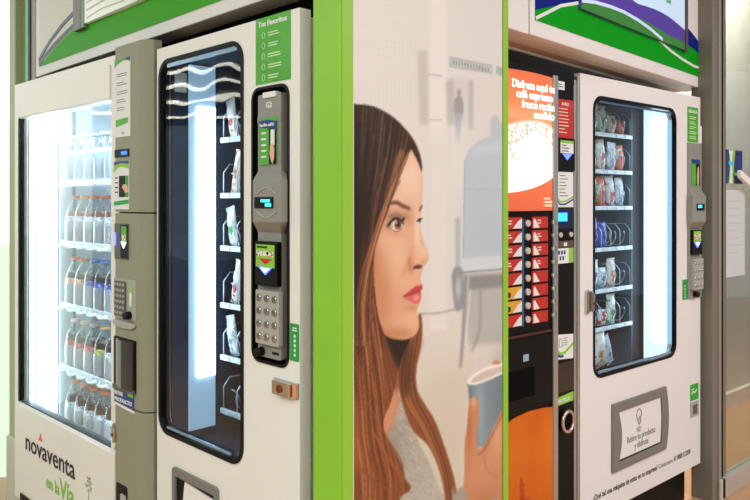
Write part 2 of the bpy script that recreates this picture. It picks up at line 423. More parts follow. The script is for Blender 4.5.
# far walker
poly([(456, 98), (459, 96), (463, 98), (464, 110), (462, 118), (456, 117), (455, 108)], (148, 143, 143), .7, .9)
blob(459.5, 92.5, 1.5, 2.3, (150, 132, 122), .95)
poly([(456, 115), (462, 115), (461.5, 130), (460.5, 142), (459, 142), (459, 128), (458, 141), (456.5, 141)], (158, 168, 180), .6, .9)
stroke([(455.5, 100), (453.5, 112)], 1.2, (160, 140, 130), .8)
blob(461, 160, 9, 26, (232, 226, 220), .5)
# floor glow and chair row
poly([(421, 135), (503, 125), (503, 300), (425, 330)], (212, 206, 198), 5, .45, False)
poly([(492, 118), (498, 116), (500, 122), (503, 124), (503, 136), (492, 136)], (178, 188, 194), 1, .85)
poly([(464, 262), (465, 160), (469, 150), (479, 141), (489, 136), (506, 134), (506, 262)], (184, 191, 196), .8, 1, False)
poly([(474, 148), (506, 140), (506, 150), (474, 156)], (198, 205, 210), 2.5, .7, False)
stroke([(465, 189), (504, 190)], .9, (160, 168, 174), .8); stroke([(465.5, 160), (464, 262)], 1.2, (150, 157, 162), .7)
blob(485, 230, 14, 24, (172, 182, 190), .5)
poly([(458, 259), (506, 255), (506, 268), (458, 272)], (202, 206, 208), .8, .95, False)
stroke([(458, 273), (505, 269)], 2., (140, 142, 142), .9)
poly([(465, 274), (506, 271), (506, 342), (470, 346), (466, 320)], (166, 164, 158), 2.2, .75, False)
poly([(470, 276), (506, 274), (506, 287), (470, 290)], (120, 120, 118), 1.5, .7, False)
poly([(456, 218), (461, 217), (461, 268), (456, 270)], (172, 176, 176), .8, .9, False)
poly([(453, 272), (463, 270), (464, 304), (459, 311), (455, 306)], (128, 130, 130), 1.1, .9)
blob(459, 288, 2.2, 9, (196, 200, 202), .8)
stroke([(466, 275), (464, 330), (461, 368)], 3, (126, 124, 120), .8, 1); stroke([(471, 290), (466, 345)], 1.6, (210, 208, 202), .7)
stroke([(481, 290), (480, 330), (472, 352)], 3, (140, 138, 132), .6, 1)
stroke([(422, 314), (440, 313), (456, 309)], 1.8, (150, 145, 138), .75, .7)
poly([(424, 380), (470, 360), (464, 500), (462, 800), (440, 800)], (196, 184, 164), 8, .5, False)
# far shoulder, sweater
SWEAT = [(401, 396), (408, 418), (418, 440), (432, 468), (441, 492), (455, 506), (506, 530), (510, 640), (510, 860), (340, 860), (340, 500), (360, 470), (382, 430), (392, 405)]
poly(SWEAT, (168, 158, 142), .8)
cs = clipmask(SWEAT)
for k in range(900):
    a, b = rnd.uniform(380, 460) if k % 4 else rnd.uniform(350, 505), rnd.uniform(398, 520) if k % 4 else rnd.uniform(400, 800)
    stroke([(a, b), (a+1.6, b+1.1), (a+3.4, b+2.8)], .8, (208, 199, 184) if k % 2 else (126, 116, 102), .55, .3, clip=cs)
blob(430, 520, 24, 60, (190, 181, 165), .5, cs); blob(392, 455, 10, 26, (134, 124, 110), .6, cs)
# neck and chest
poly([(375, 330), (414, 336), (416, 360), (404, 372), (399, 392), (398, 404), (394, 420), (388, 433), (380, 440), (368, 400)], (150, 92, 62), 1.)
poly([(390, 384), (399, 398), (395, 420), (386, 436), (378, 438), (380, 400)], (206, 140, 104), 1.5, .9)
poly([(384, 334), (418, 337), (416, 352), (408, 364), (400, 372), (394, 362), (388, 350)], (40, 25, 18), 3.2, .95)
# far lock of hair, falling behind the chin
LOCK = [(412, 338), (420.5, 313), (423, 330), (421, 350), (417, 370), (418, 390), (426, 405), (436, 422), (447, 452), (455, 480), (458, 503), (460, 560), (448, 560), (446, 500), (440, 470), (429, 446), (413, 430), (402, 400), (399, 380), (402, 360)]
poly(LOCK, (134, 76, 42), .6); ck = clipmask(LOCK)
for k in range(46):
    o = rnd.uniform(-7, 8); c = rnd.choice([(176, 108, 62), (98, 54, 30), (196, 128, 80), (120, 64, 36), (78, 44, 26)])
    stroke([(416+o*.5, 330), (409+o*.8, 372), (412+o, 400), (428+o*.8, 430), (443+o*.6, 470), (450+o*.6, 520)], rnd.uniform(.5, 1.6), c, .55, .3, clip=ck)
poly([(403, 345), (413, 340), (411, 372), (409, 396), (402, 392)], (50, 28, 18), 2.5, .6, clip=ck)
# face
FACE = [(421.6, 164), (423.3, 180), (423.2, 195), (422.6, 206), (421.4, 214), (421, 224), (422, 233), (425, 243), (428, 251), (429.4, 257), (428, 262), (425, 265.5), (423.6, 269), (421.6, 275), (421.2, 280),
        (423, 284.5), (423.2, 288), (421.4, 292), (421.8, 297), (420.5, 303), (417.8, 308), (418, 314), (419.6, 321), (419, 329), (415.5, 335), (408, 339), (400, 339.6), (390, 337), (381, 329), (373, 310), (366, 280), (364, 240), (374, 200), (392, 165), (408, 147), (416, 152)]
poly(FACE, (218, 168, 134), .5); cf = clipmask(FACE, .5)
blob(410, 178, 13, 20, (233, 200, 176), .85, cf); blob(395, 258, 15, 20, (229, 182, 150), .7, cf); blob(383, 300, 8, 34, (192, 124, 82), .75, cf)
blob(372, 262, 6, 30, (176, 106, 66), .7, cf); blob(413, 322, 6, 9, (228, 178, 142), .6, cf); blob(396, 334, 14, 5, (186, 120, 78), .75, cf)
blob(404, 303, 8, 10, (206, 146, 106), .5, cf); blob(413, 246, 5, 9, (214, 160, 124), .6, cf); blob(418, 232, 2.2, 16, (238, 204, 178), .8, cf)
blob(423.5, 252, 3, 4, (236, 194, 162), .7, cf); blob(409, 217, 4, 9, (196, 140, 106), .6, cf); blob(386, 222, 7, 7, (200, 140, 104), .5, cf)
blob(411.5, 264, 2.2, 7, (180, 112, 76), .7, cf); blob(414.5, 258, 3.5, 4.5, (222, 168, 132), .7, cf); blob(407, 268, 3, 9, (204, 146, 108), .6, cf, .5)
poly([(413.5, 268), (416, 265.4), (420, 264.6), (423, 265.8), (421.5, 268.2), (417, 269.2)], (84, 36, 22), .5, .9)
stroke([(410.8, 257), (409.6, 263), (411, 268.4), (414, 269.6)], 1.2, (170, 98, 64), .7, .7, clip=cf); blob(424, 262, 2.5, 2.2, (214, 152, 114), .7, cf); blob(421.5, 275, 1.5, 4, (206, 150, 118), .6, cf)
# lips
poly([(404, 296.5), (409, 292), (414, 288), (417.5, 285.6), (419.5, 286.2), (421.5, 284.4), (423.2, 287), (421.6, 291), (417, 292.4), (410, 295.4)], (190, 66, 62), .45)
poly([(404, 296.8), (410, 295.6), (416, 293.2), (421.2, 292.6), (421.6, 297.5), (420.3, 302.5), (416.5, 304.2), (411.5, 302)], (208, 100, 92), .5)
blob(417, 298, 2.2, 2, (236, 164, 152), .8); stroke([(403.6, 296.6), (410, 295), (416, 292.8), (421.2, 291.8)], 1.1, (116, 34, 32), .85, .35)
blob(413, 308, 5, 2, (188, 122, 86), .6, cf)
# near eye
blob(396, 216, 8, 4.2, (150, 104, 80), .65, cf); blob(397, 217.5, 5, 2.2, (116, 92, 80), .6, cf); blob(396, 234, 7, 3, (200, 142, 108), .5, cf)
poly([(389.8, 226), (392.4, 222.4), (396.4, 220.4), (400.4, 221.8), (403.2, 225.4), (401.6, 228.8), (397.4, 230.4), (393, 229.2)], (224, 212, 200), .45)
poly([(395.2, 224.4), (396.6, 221.4), (399.4, 220.6), (401.6, 223), (401.8, 226.4), (399.8, 229.2), (397, 229), (395.4, 227)], (122, 74, 44), .45)
poly([(396, 226), (399, 227.6), (401, 226), (400.4, 228.4), (398, 229)], (176, 116, 70), .5, .7)
blob(398.8, 224.4, 1.2, 1.7, (22, 14, 12), .95); blob(397.3, 223, .45, .6, (244, 240, 234), .9)
poly([(387.6, 226.6), (389.6, 222.4), (393.4, 218.6), (397.4, 217.4), (401, 218.8), (404.4, 223), (403.8, 224.6), (400.6, 221.6), (396.6, 220), (392.6, 222.2), (390.2, 225.8)], (38, 24, 20), .4)
poly([(402, 219.6), (405.4, 216.8), (404.6, 221.4)], (38, 24, 20), .35, .8)
blob(389.6, 226, 2.2, 2.2, (84, 58, 48), .6); stroke([(391, 228.6), (396, 231.4), (400.4, 230.4), (403, 227)], .8, (112, 70, 54), .75)
stroke([(390, 217.6), (395, 213.8), (400.4, 214.6), (404, 218)], .7, (130, 82, 60), .7)
blob(386, 240, 8, 5, (226, 172, 138), .5, cf)
# brows
poly([(390, 203.2), (394, 200.8), (398, 200.6), (403, 203.6), (410, 207), (411.4, 209.8), (408, 209.6), (402, 207.4), (396.5, 204.4), (391.5, 205)], (104, 62, 42), .7, .9)
poly([(419.4, 210.5), (421, 206.6), (422.8, 204.4), (422.8, 207.4), (420.6, 211.4)], (112, 70, 50), .4, .9)
# far eye
poly([(417.6, 221), (419.4, 218.6), (423.4, 218), (421.6, 220), (420.6, 223.4), (418.8, 224.4)], (52, 34, 30), .4); poly([(417.6, 222.4), (419.6, 221.4), (420.4, 224.6), (418.4, 226)], (218, 206, 196), .35)
# hair, near side
HAIR = [(340, 90), (353, 103), (365, 104.5), (376, 107), (388, 113), (398, 120.5), (407, 130), (413, 138), (418, 148), (421.5, 160), (422.4, 172), (419, 163), (414.5, 154), (411, 149.5), (407.5, 160), (400, 178), (393, 196), (388, 212), (382, 226), (376, 246), (374, 262), (375, 290), (379, 318), (386, 338), (393, 362), (397, 378), (391, 402), (384, 420), (386, 436), (394, 450), (402, 466), (406, 480), (411, 489), (400, 500), (404, 530), (400, 600), (380, 720), (340, 740)]
poly(HAIR, (58, 36, 24), .5); ch = clipmask(HAIR, .5)
w = np.clip((yy-190)/150, 0, 1); M = (ch*w)[..., None]; img[:] = img*(1-M)+np.array([128, 70, 38])/255*M
def hl_(y0, y1, L0, L1, n, cols_, wmax, al):
    for k in range(n):
        s_ = rnd.random(); off = rnd.uniform(-6, 6)
        pts = [(355+s_*56, 102+(s_**2.2)*34), (354+s_*50, 140+s_*26), (351+s_*44+off*.3, 190), (349+s_*36+off*.4, 240), (350+s_*27+off*.5, 290), (352+s_*32+off*.6, 340), (354+s_*38+off, 390), (357+s_*40+off, 440), (362+s_*48+off, 490), (356+s_*44, 560), (350+s_*40, 680)]
        p = cr(pts, False, 6); st = rnd.uniform(y0, y1); en = st+rnd.uniform(L0, L1)
        q_ = p[(p[:, 1] >= st) & (p[:, 1] <= en)][::3]
        if len(q_) > 2: stroke(q_, rnd.uniform(.4, wmax), rnd.choice(cols_), rnd.uniform(.25, al), .35, w2=.3, clip=ch)
hl_(95, 200, 60, 150, 260, [(98, 66, 44), (38, 24, 17), (124, 90, 64), (70, 46, 32), (26, 17, 13), (150, 116, 88), (30, 20, 14)], 1.5, .6)
hl_(180, 320, 60, 140, 260, [(120, 70, 42), (58, 34, 22), (150, 92, 56), (84, 48, 28), (42, 26, 18), (36, 22, 16)], 1.9, .6)
hl_(290, 640, 60, 170, 420, [(186, 116, 70), (110, 58, 32), (206, 138, 88), (84, 46, 26), (160, 88, 48), (64, 36, 22)], 1.9, .6)
for x, y, rx, ry, a in ((352, 150, 6, 40, .7), (356, 210, 7, 50, .75), (352, 290, 5, 50, .7), (366, 180, 6, 50, .45)): blob(x, y, rx, ry, (26, 17, 13), a, ch)
for k in range(26):
    o = rnd.uniform(-4.5, 4.5); c = rnd.choice([(168, 106, 68), (128, 76, 46), (196, 132, 90), (94, 54, 34), (150, 90, 54)])
    stroke([(409+o*.1, 152), (401+o*.5, 172), (393+o*.8, 192), (384+o, 216), (375+o, 244), (368+o*1.5, 272), (364+o*2, 306), (364+o*2.2, 346)], rnd.uniform(.5, 1.5), c, .6, .35, w2=.4, clip=ch)
stroke([(401, 180), (391, 202), (383, 224), (377, 244)], 1.0, (66, 38, 26), .8, .5, w2=.5)
poly([(398, 154), (402, 149), (405, 153), (400, 168), (394, 184), (390, 198), (388.6, 196), (392, 174)], (196, 136, 98), 1.2, .5)
stroke([(411, 150), (404, 160), (397, 182), (388, 208)], 1.4, (64, 40, 27), .8, .5)
stroke([(406, 130), (414, 141), (420, 155), (422.3, 168)], 1.6, (74, 50, 36), .8, .5)
stroke([(376, 107.6), (390, 115), (403, 126.5), (413, 139)], .8, (120, 96, 76), .6, .5)
poly([(350, 396), (356, 400), (362, 440), (366, 470), (352, 470)], (196, 118, 74), 4, .35, False, ch)
# loose strand over the sweater
stroke([(366, 400), (388, 438), (402, 462), (404, 482), (396, 470), (382, 450)], 1.4, (142, 82, 46), .9, .4)
stroke([(372, 430), (392, 462), (411, 486)], 2.2, (156, 90, 52), .9, .5, w2=.8); stroke([(362, 470), (386, 488), (410, 492)], 3, (132, 74, 42), .9, .6, w2=1)
# cup and hand
poly([(469, 383), (503, 372), (512, 370), (512, 424), (503, 424), (494, 440), (486, 448), (477, 447), (472, 420)], (126, 140, 146), .6, 1, False)
blob(481, 412, 3, 26, (158, 172, 178), .6); blob(500, 400, 6, 30, (104, 118, 126), .6); poly([(468, 384), (472, 382), (478, 446), (474, 440)], (96, 108, 116), .8, .6, False)
poly([(468, 382), (472, 376), (481, 370), (492, 365.5), (503, 363), (512, 362), (512, 370), (503, 374), (490, 380), (478, 384.4), (471, 385)], (236, 226, 214), .5)
poly([(471, 382), (476, 376.6), (486, 371), (503, 366), (512, 365), (512, 369), (500, 373), (486, 379.4), (476, 382.6)], (196, 180, 164), .6, .9)
HAND = [(474, 396.5), (470.5, 401), (468.8, 412), (467.4, 428), (465.4, 442), (465.2, 458), (465, 472), (464, 486), (461, 506), (459, 560), (512, 580), (512, 404), (503, 410), (498, 420), (491, 434), (484, 447), (478.5, 448), (477.2, 438), (478.8, 424), (479.4, 408), (478, 399)]
poly(HAND, (196, 132, 94), .5); chd = clipmask(HAND)
blob(474, 402, 2, 4, (226, 172, 138), .8, chd); blob(470, 430, 2, 22, (168, 100, 64), .6, chd); blob(484, 470, 10, 14, (206, 144, 106), .7, chd); blob(498, 436, 5, 16, (220, 164, 128), .7, chd)
stroke([(503, 414), (492, 437), (484, 451), (478, 455)], 1.6, (142, 80, 50), .7, .8); stroke([(498, 478), (488, 470), (484, 456)], 1.6, (160, 96, 62), .5, 1.)
blob(488, 500, 14, 8, (176, 112, 76), .5, chd)
poly([(493, 364), (495, 361), (499, 361), (501, 364)], (200, 130, 94), .5)
poly([(456, 495), (460, 488), (465, 488), (468, 497), (474, 508), (512, 530), (512, 860), (446, 860), (452, 520)], (160, 150, 134), .8)
# grid mesh
U0, U1, Z0, Z1 = .0405, .632, .02, 2.53
NU, NZ = 200, 800
us = np.linspace(U0, U1, NU); zs = np.linspace(Z0, Z1, NZ)
UU, ZZ = np.meshgrid(us, zs)
Xw = FR['P'][0]+UU*dP[0]; Yw = FR['P'][1]+UU*dP[1]
px = 375+735*Xw/Yw; py = 201-735*(ZZ-1.36)/Yw
fx = np.clip((px-CX0)*S-.5, 0, img.shape[1]-2); fy = np.clip((py-CY0)*S-.5, 0, img.shape[0]-2)
ix, iy = fx.astype(int), fy.astype(int); ax, ay = (fx-ix)[..., None], (fy-iy)[..., None]
C4 = img[iy, ix]*(1-ax)*(1-ay)+img[iy, ix+1]*ax*(1-ay)+img[iy+1, ix]*(1-ax)*ay+img[iy+1, ix+1]*ax*ay
C4 = np.clip(C4, 0, 1); C4 = np.where(C4 <= .04045, C4/12.92, ((C4+.055)/1.055)**2.4)
me = bpy.data.meshes.new('portrait_print')
vc = np.stack([UU, np.full_like(UU, .002), ZZ], -1).reshape(-1, 3)
# front sheet and a back sheet so that the print has thickness
idx = np.arange(NU*NZ).reshape(NZ, NU)
q = np.stack([idx[:-1, :-1], idx[:-1, 1:], idx[1:, 1:], idx[1:, :-1]], -1).reshape(-1, 4)
me.vertices.add(len(vc)); me.vertices.foreach_set('co', vc.ravel().astype(np.float32))
me.loops.add(q.size); me.loops.foreach_set('vertex_index', q.ravel())
me.polygons.add(len(q)); me.polygons.foreach_set('loop_start', np.arange(0, q.size, 4))
me.update(calc_edges=True)
ca = me.color_attributes.new('ink', 'FLOAT_COLOR', 'POINT')
ca.data.foreach_set('color', np.concatenate([C4.reshape(-1, 3), np.ones((NU*NZ, 1))], 1).astype(np.float32).ravel())
pm = bpy.data.materials.new('portrait_ink'); pm.use_nodes = True
b = pm.node_tree.nodes['Principled BSDF']; b.inputs['Roughness'].default_value = .55; b.inputs['Specular IOR Level'].default_value = .3
an = pm.node_tree.nodes.new('ShaderNodeVertexColor'); an.layer_name = 'ink'
pm.node_tree.links.new(an.outputs['Color'], b.inputs['Base Color'])
me.materials.append(pm)
pr = bpy.data.objects.new('portrait_print', me); col.objects.link(pr); pr.parent = kiosk
pr.location = kl('P')['loc']; pr.rotation_euler = (0, 0, kl('P')['rot'])
so = pr.modifiers.new('sheet', 'SOLIDIFY'); so.thickness = .001; so.offset = -1
pr['label'] = 'printed portrait of a long haired brunette person in a grey sweater holding a grey cup'

# ---- display screens hung on the headers
tv = thing('display_screen', 'dark framed screen showing pale green waves on the left header', 'screen', W('KL', .403, -.018, 2.004), R(FR['KL'][2]))
TVF = mat('screen_frame', (92, 84, 70), .35); TVG = mat('screen_frame_green', (96, 128, 92), .35)
box('bezel', 0, .070, -.003, .0145, -.010, .42, TVF, tv, .002); box('bezel_inner', .070, .100, -.002, .0145, -.008, .42, TVG, tv)
scr = box('screen', .100, 1.15, 0, .0145, 0.004, .42, mat('screen_white', (224, 226, 212), .15, emit=.12, ergb=(235, 238, 225)), tv)
WV = mat('screen_wave', (160, 180, 130), .3)
for k in range(4):
    MB().strip([(.12, .02+k*.028), (.25, .03+k*.026), (.42, .024+k*.034), (.62, .05+k*.04), (.9, .1+k*.05), (1.14, .14+k*.05)], -.001, 0, .004+.002*(k % 2)).done('wave', WV, scr)
tv2 = thing('display_screen', 'slim screen showing purple and green hills on the right header', 'screen', W('KR', .462, -.014, 2.018), R(FR['KR'][2]))
scr = box('screen', 0, .950, 0, .0112, 0, .44, PURPLE, tv2); box('bezel', .950, .975, -.006, .0112, -.004, .44, mat('bezel_brown', (84, 72, 66), .35), tv2)
SKY = mat('screen_sky', (190, 214, 236), .15, emit=.35, ergb=(200, 222, 244)); SG = mat('screen_green', (62, 140, 64), .2)
plate('sky', [(.36, .42), (.37, .16), (.40, .112), (.46, .106), (.55, .112), (.62, .116), (.70, .116), (.78, .112), (.86, .102), (.9485, .088), (.9485, .42)], -.001, 0, SKY, scr)
plate('green_hill', [(0, .0), (.949, .0), (.949, .030), (.86, .034), (.78, .034), (.66, .044), (.52, .052), (.40, .052), (.22, .044), (.10, .034), (.0, .020)], -.001, 0, SG, scr)
MB().strip([(0, .026), (.10, .040), (.22, .048), (.33, .050), (.45, .043), (.58, .028), (.70, .006)], -.0025, -.001, .012).done('white_line', mat('screen_line', (200, 216, 245), .3, emit=.25), scr)
for k in range(3): box('caption', .50+k*.12, .55+k*.12, -.0022, -.001, .160+k*.004, .175+k*.004, mat('screen_ink', (120, 170, 150), .4), scr)

# ================================================================== shared builders
def coil(mb, x, y0, y1, z, r, turns=4):
    n = turns*14
    mb.tube([(x+r*math.sin(2*PI*i*turns/n), y0+(y1-y0)*i/n, z+r*math.cos(2*PI*i*turns/n)) for i in range(n+1)], .0028, 5)
def cabinet(parent, x0, x1, z0, z1, cav, depth, inner, outer=BLACKM, y0=.038, back=.5, foot_z=0.):
    c0, c1, c2, c3 = cav
    MB().prism(rect(x0, x1, z0, z1), y0, depth, [rect(c0, c1, c2, c3)[::-1]]).done('cabinet', outer, parent)
    MB().prism(rect(c0, c1, c2, c3), y0+.002, back, [rect(c0+.006, c1-.006, c2+.006, c3-.006)[::-1]]).done('liner', inner, parent)
    box('back_panel', c0, c1, back, back+.02, c2, c3, inner, parent)
    box('plinth', x0+.02, x1-.02, .06, depth, foot_z, z0, BLACK, parent)
def gasket(parent, x0, x1, z0, z1, r, w=.014, m=RUB, y=-.003, y1=.03):
    plate('window_gasket', rr(x0, x1, z0, z1, r), y, y1, m, parent, [rr(x0+w, x1-w, z0+w, z1-w, max(.01, r-w))[::-1]])
    plate('window_glass', rr(x0+w, x1-w, z0+w, z1-w, max(.01, r-w)), .008, .012, GLASS, parent)

def keypad(parent, x0, x1, z0, z1, y, km=STEEL, plate_m=GREYL, nx=3, nz=4, th=.02, r=.0085):
    k = plate('keypad', rr(x0, x1, z0, z1, .004), y-th, y, plate_m, parent, bevel=.002)
    for i in range(nx):
        for j in range(nz):
            cx = x0+(x1-x0)*(i+.5)/nx; cz = z0+(z1-z0)*(j+.6)/(nz+.2)
            MB().cyl((cx, y-th, cz), (cx, y-th-.004, cz), r, r*.85, 14).done('key', km, k)
    return k
# ================================================================== drinks machine
dm = thing('drinks_vending_machine', 'white glass fronted drinks vending machine with grey control column and bottles inside', 'vending machine', *base('D'))
cabinet(dm, -.036, 1.070, .16, 1.82, (0., .86, .40, 1.74), .72, INNERW, BLACKM, .04, .55)
plate('door', rect(-.0393, .868, .17, 1.829), 0, .038, WHITE, dm, [rect(.0, .81, .558, 1.690)[::-1]], bevel=.003)
box('top_panel', .006, .81, -.006, .0, 1.692, 1.80, WHITE, dm, .002)
box('lower_panel', .006, .845, -.006, .0, .21, .552, WHITE, dm, .003)
box('window_edge', .0, .012, .0, .03, .56, 1.689, BLACK, dm)
box('window_edge', .012, .81, .004, .03, .558, .564, mat('blue_edge', (40, 60, 70), .4), dm)
box('window_jamb', .0, .008, .016, .032, .46, 1.70, mat('jamb_grey', (120, 118, 108), .5), dm)
plate('window_glass', rect(.012, .81, .564, 1.689), .010, .014, GLASSD, dm)
# light column on the far side
lc = box('lamp_housing', .007, .014, .042, .16, .45, 1.72, LAMP_D, dm)
box('lamp_seam', .014, .018, .060, .064, .45, 1.72, mat('seam_grey', (96, 112, 122), .4), dm); box('lamp_seam', .014, .018, .150, .156, .45, 1.72, mat('seam_grey', (96, 112, 122), .4), dm)
box('lamp_tube', .014, .024, .100, .135, .48, 1.70, LAMP_C, dm, .004)
box('lamp_tube', .014, .022, .044, .056, .48, 1.70, LAMP_C, dm, .003)
box('top_lamp', .05, .80, .045, .13, 1.722, 1.733, mat('strong_lamp', (240, 250, 255), .4), dm)
box('right_fill_lamp', .846, .853, .045, .14, .45, 1.72, mat('strong_lamp', (240, 250, 255), .4, emit=24, ergb=(228, 243, 255)), dm)  # unseen behind the column, set strong to light the bottle fronts
box('lift_cup', .030, .052, .075, .14, .545, .69, MILK, dm, .004)
box('guide_rail', .036, .048, .20, .212, .41, 1.73, mat('guide_grey', (110, 128, 138), .3, metal=.5), dm)
# logo
text('novaventa', .094, .392, -.0075, .098, INKD, dm, name='logo_lettering', bold=.0008, fit=.45)
text('en la', .300, .300, -.0075, .066, INKG, dm, name='logo_lettering', bold=.0006, fit=.115)
text('Vía', .422, .297, -.0075, .098, INKG, dm, name='logo_lettering', bold=.001, fit=.12)
MB().prism([(.225, .458), (.238, .470), (.245, .486), (.255, .470), (.265, .460), (.245, .455)], -.0075, -.006).done('logo_flame', ORANGE, dm)
tr = MB()
for k in range(16):
    a = rnd.uniform(0, 2*PI); rr_ = .028*math.sqrt(rnd.random()); cx, cz = .66+rr_*math.cos(a), .402+rr_*math.sin(a)
    tr.cyl((cx, -.0062, cz), (cx, -.0073, cz), .0045, n=8)
tr.strip([(.655, .31), (.658, .35), (.662, .39)], -.0073, -.0061, .004)
tr.done('tree_emblem', mat('pale_green_ink', (150, 176, 130), .6), dm)
box('kick_grille', .03, .2, -.004, .0, .175, .20, BLACK, dm)
# control column, rounded front edge
CY = -.022
foot_ = [(.8725, .03), (.8725, CY+.006), (.885, CY), (1.040, CY), (1.058, CY+.004), (1.068, CY+.012), (1.080, .004), (1.082, .03)]
cc = MB().prism(foot_, .17, .726, axis='z').done('control_column', GREY, dm, .002)
MB().prism(foot_, .73, 1.322, axis='z').done('control_column', GREY, dm, .002)
MB().prism(foot_, 1.326, 1.842, axis='z').done('control_column', GREY, dm, .002)
ff = CY-.001
il = plate('instruction_label', rect(.885, .985, 1.558, 1.80), ff-.001, CY, PAPER, dm)
plate('label_band', [(.885, 1.775), (.885, 1.80), (.985, 1.80), (.985, 1.790), (.94, 1.793), (.90, 1.785)], ff-.0016, ff-.0009, LGREEN, il)
plate('label_corner', [(.955, 1.80), (.985, 1.80), (.985, 1.786)], ff-.002, ff-.0012, BLUE, il)
mb = MB()
for k, z in enumerate((1.755, 1.728, 1.700, 1.675, 1.650)): bars(mb, .90, z, .07, 2, .007, ff-.0016, ff-.0009, .0022, k)
mb.done('small_print', INK, il); plate('green_box', [(.893, 1.590), (.893, 1.612), (.972, 1.617), (.972, 1.600)], ff-.0016, ff-.0009, LGREEN, il)
text('vía', .93, 1.565, ff-.0012, .018, INKG, il)
ds = plate('display', rect(.885, .977, 1.496, 1.520), CY-.003, CY, BLACK, dm); plate('readout', rect(.930, .968, 1.503, 1.513), CY-.0036, CY-.003, LCDB, ds)
ad = plate('advert_label', rect(.880, .977, 1.334, 1.483), ff-.001, CY, PAPER, dm)
plate('blue_top', rect(.88, .977, 1.471, 1.483), ff-.0016, ff-.0009, BLUE, ad)
plate('green_arc', [(.88, 1.448), (.90, 1.462), (.93, 1.467), (.977, 1.460), (.977, 1.474), (.93, 1.477), (.90, 1.474), (.88, 1.466)], ff-.002, ff-.0012, INKG, ad)
plate('dark_picture', rect(.914, .955, 1.372, 1.438), ff-.0016, ff-.0009, BLACK, ad); plate('green_picture', rect(.955, .975, 1.372, 1.438), ff-.0016, ff-.0009, DGREEN, ad)
SKIN = mat('printed_skin', (222, 170, 140), .5)
plate('printed_hand', [(.934, 1.402), (.945, 1.412), (.965, 1.410), (.976, 1.398), (.976, 1.388), (.955, 1.385), (.946, 1.395)], ff-.0022, ff-.0014, SKIN, ad)
plate('green_bar', [(.88, 1.345), (.977, 1.352), (.977, 1.365), (.88, 1.358)], ff-.0016, ff-.0009, DGREEN, ad)
mb = MB()
for z in (1.43, 1.415, 1.40, 1.385): mb.box(.888, .905, ff-.0016, ff-.0009, z, z+.004)
mb.done('small_print', INKD, ad)
cr_ = plate('card_reader', rr(.885, .975, 1.180, 1.290, .004), CY-.003, CY, GREYD, dm)
plate('reader_well', rect(.928, .972, 1.184, 1.286), CY-.0045, CY-.003, BLACK, cr_)
plate('reader_screen', rect(.935, .968, 1.228, 1.282), CY-.0055, CY-.0045, LGREEN, cr_)
plate('reader_icons', rect(.940, .964, 1.238, 1.258), CY-.006, CY-.0055, print_mat('icons_print', (230, 230, 210), [(190, 30, 30), (40, 40, 40)], 120), cr_)
plate('reader_arrow', [(.935, 1.234), (.968, 1.234), (.9515, 1.214)], CY-.0068, CY-.0055, LEDW, cr_)
plate('glow_strip', rect(.888, .896, 1.222, 1.262), CY-.0045, CY-.003, LEDB, cr_)
kp = plate('keypad_recess', rr(.880, 1.02, .998, 1.120, .004), CY-.002, CY, GREYL, dm)
kk = keypad(dm, .888, .962, 1.004, 1.112, CY-.002, GREYL, GREYD, 4, 6, .004, .0052)
st = plate('coin_slot_label', rr(.985, 1.003, 1.035, 1.100, .004), CY-.004, CY-.002, INKG, dm); plate('slot_plate', rr(.988, 1.0, 1.04, 1.082, .003), CY-.006, CY-.004, PAPER, st)
MB().cyl((.985, CY-.002, 1.012), (.985, CY-.022, 1.012), .013, .011, 14).done('coin_return_knob', BLACK, dm)
MB().prism([(.88, .975), (.90, .970), (.95, .967), (1.0, .970), (1.02, .978), (1.02, .990), (.88, .990)], CY-.008, CY).done('keypad_sill', GREYL, dm, .003)
pb = plate('pickup_bay', rr(.880, 1.022, .778, .938, .006), CY-.003, CY, BLACK, dm)
plate('bay_side', rect(.905, .915, .79, .932), CY-.008, CY-.003, GREYL, pb)
MB().prism([(.917, CY-.003), (.917, CY-.010), (.95, CY-.014), (.99, CY-.014), (1.012, CY-.010), (1.012, CY-.003)], .785, .932, axis='z').done('bay_flap', mat('smoked_plastic', (58, 58, 52), .15), pb)
plate('bay_lip', rect(.885, 1.02, .776, .788), CY-.010, CY-.003, GREYD, pb)
sg = plate('product_sign', [(.880, .732), (1.008, .725), (1.008, .776), (.880, .776)], CY-.002, CY, BLUE, dm)
text('RETIRE', .884, .757, CY-.0025, .0165, PAPER, sg, sx=1.1, bold=.0005); text('PRODUCTO', .884, .737, CY-.0025, .0165, PAPER, sg, sx=1.25, bold=.0005)
plate('sign_edge', [(.880, .724), (1.008, .717), (1.008, .726), (.880, .733)], CY-.002, CY, PAPER, sg); plate('green_tab', rect(.972, 1.006, .764, .774), CY-.003, CY-.002, INKG, sg)
lk = MB().prism([(.884, .60), (.876, .63), (.874, .645), (.884, .665), (.893, .64), (.893, .605)], CY-.010, CY-.0005).done('door_lock', STEEL, dm, .002)
MB().cyl((.884, CY-.0100, .628), (.884, CY-.013, .628), .006, n=12).done('key_hole', COPPER, lk)
MB().cyl((.886, CY, .585), (.886, CY-.004, .585), .005, n=12).done('column_screw', STEEL, dm)
rt = plate('return_tray', rr(.895, .965, .40, .482, .008), CY-.002, CY, BLACK, dm); plate('return_flap', rr(.925, .96, .41, .455, .006), CY-.004, CY-.002, GREYL, rt)

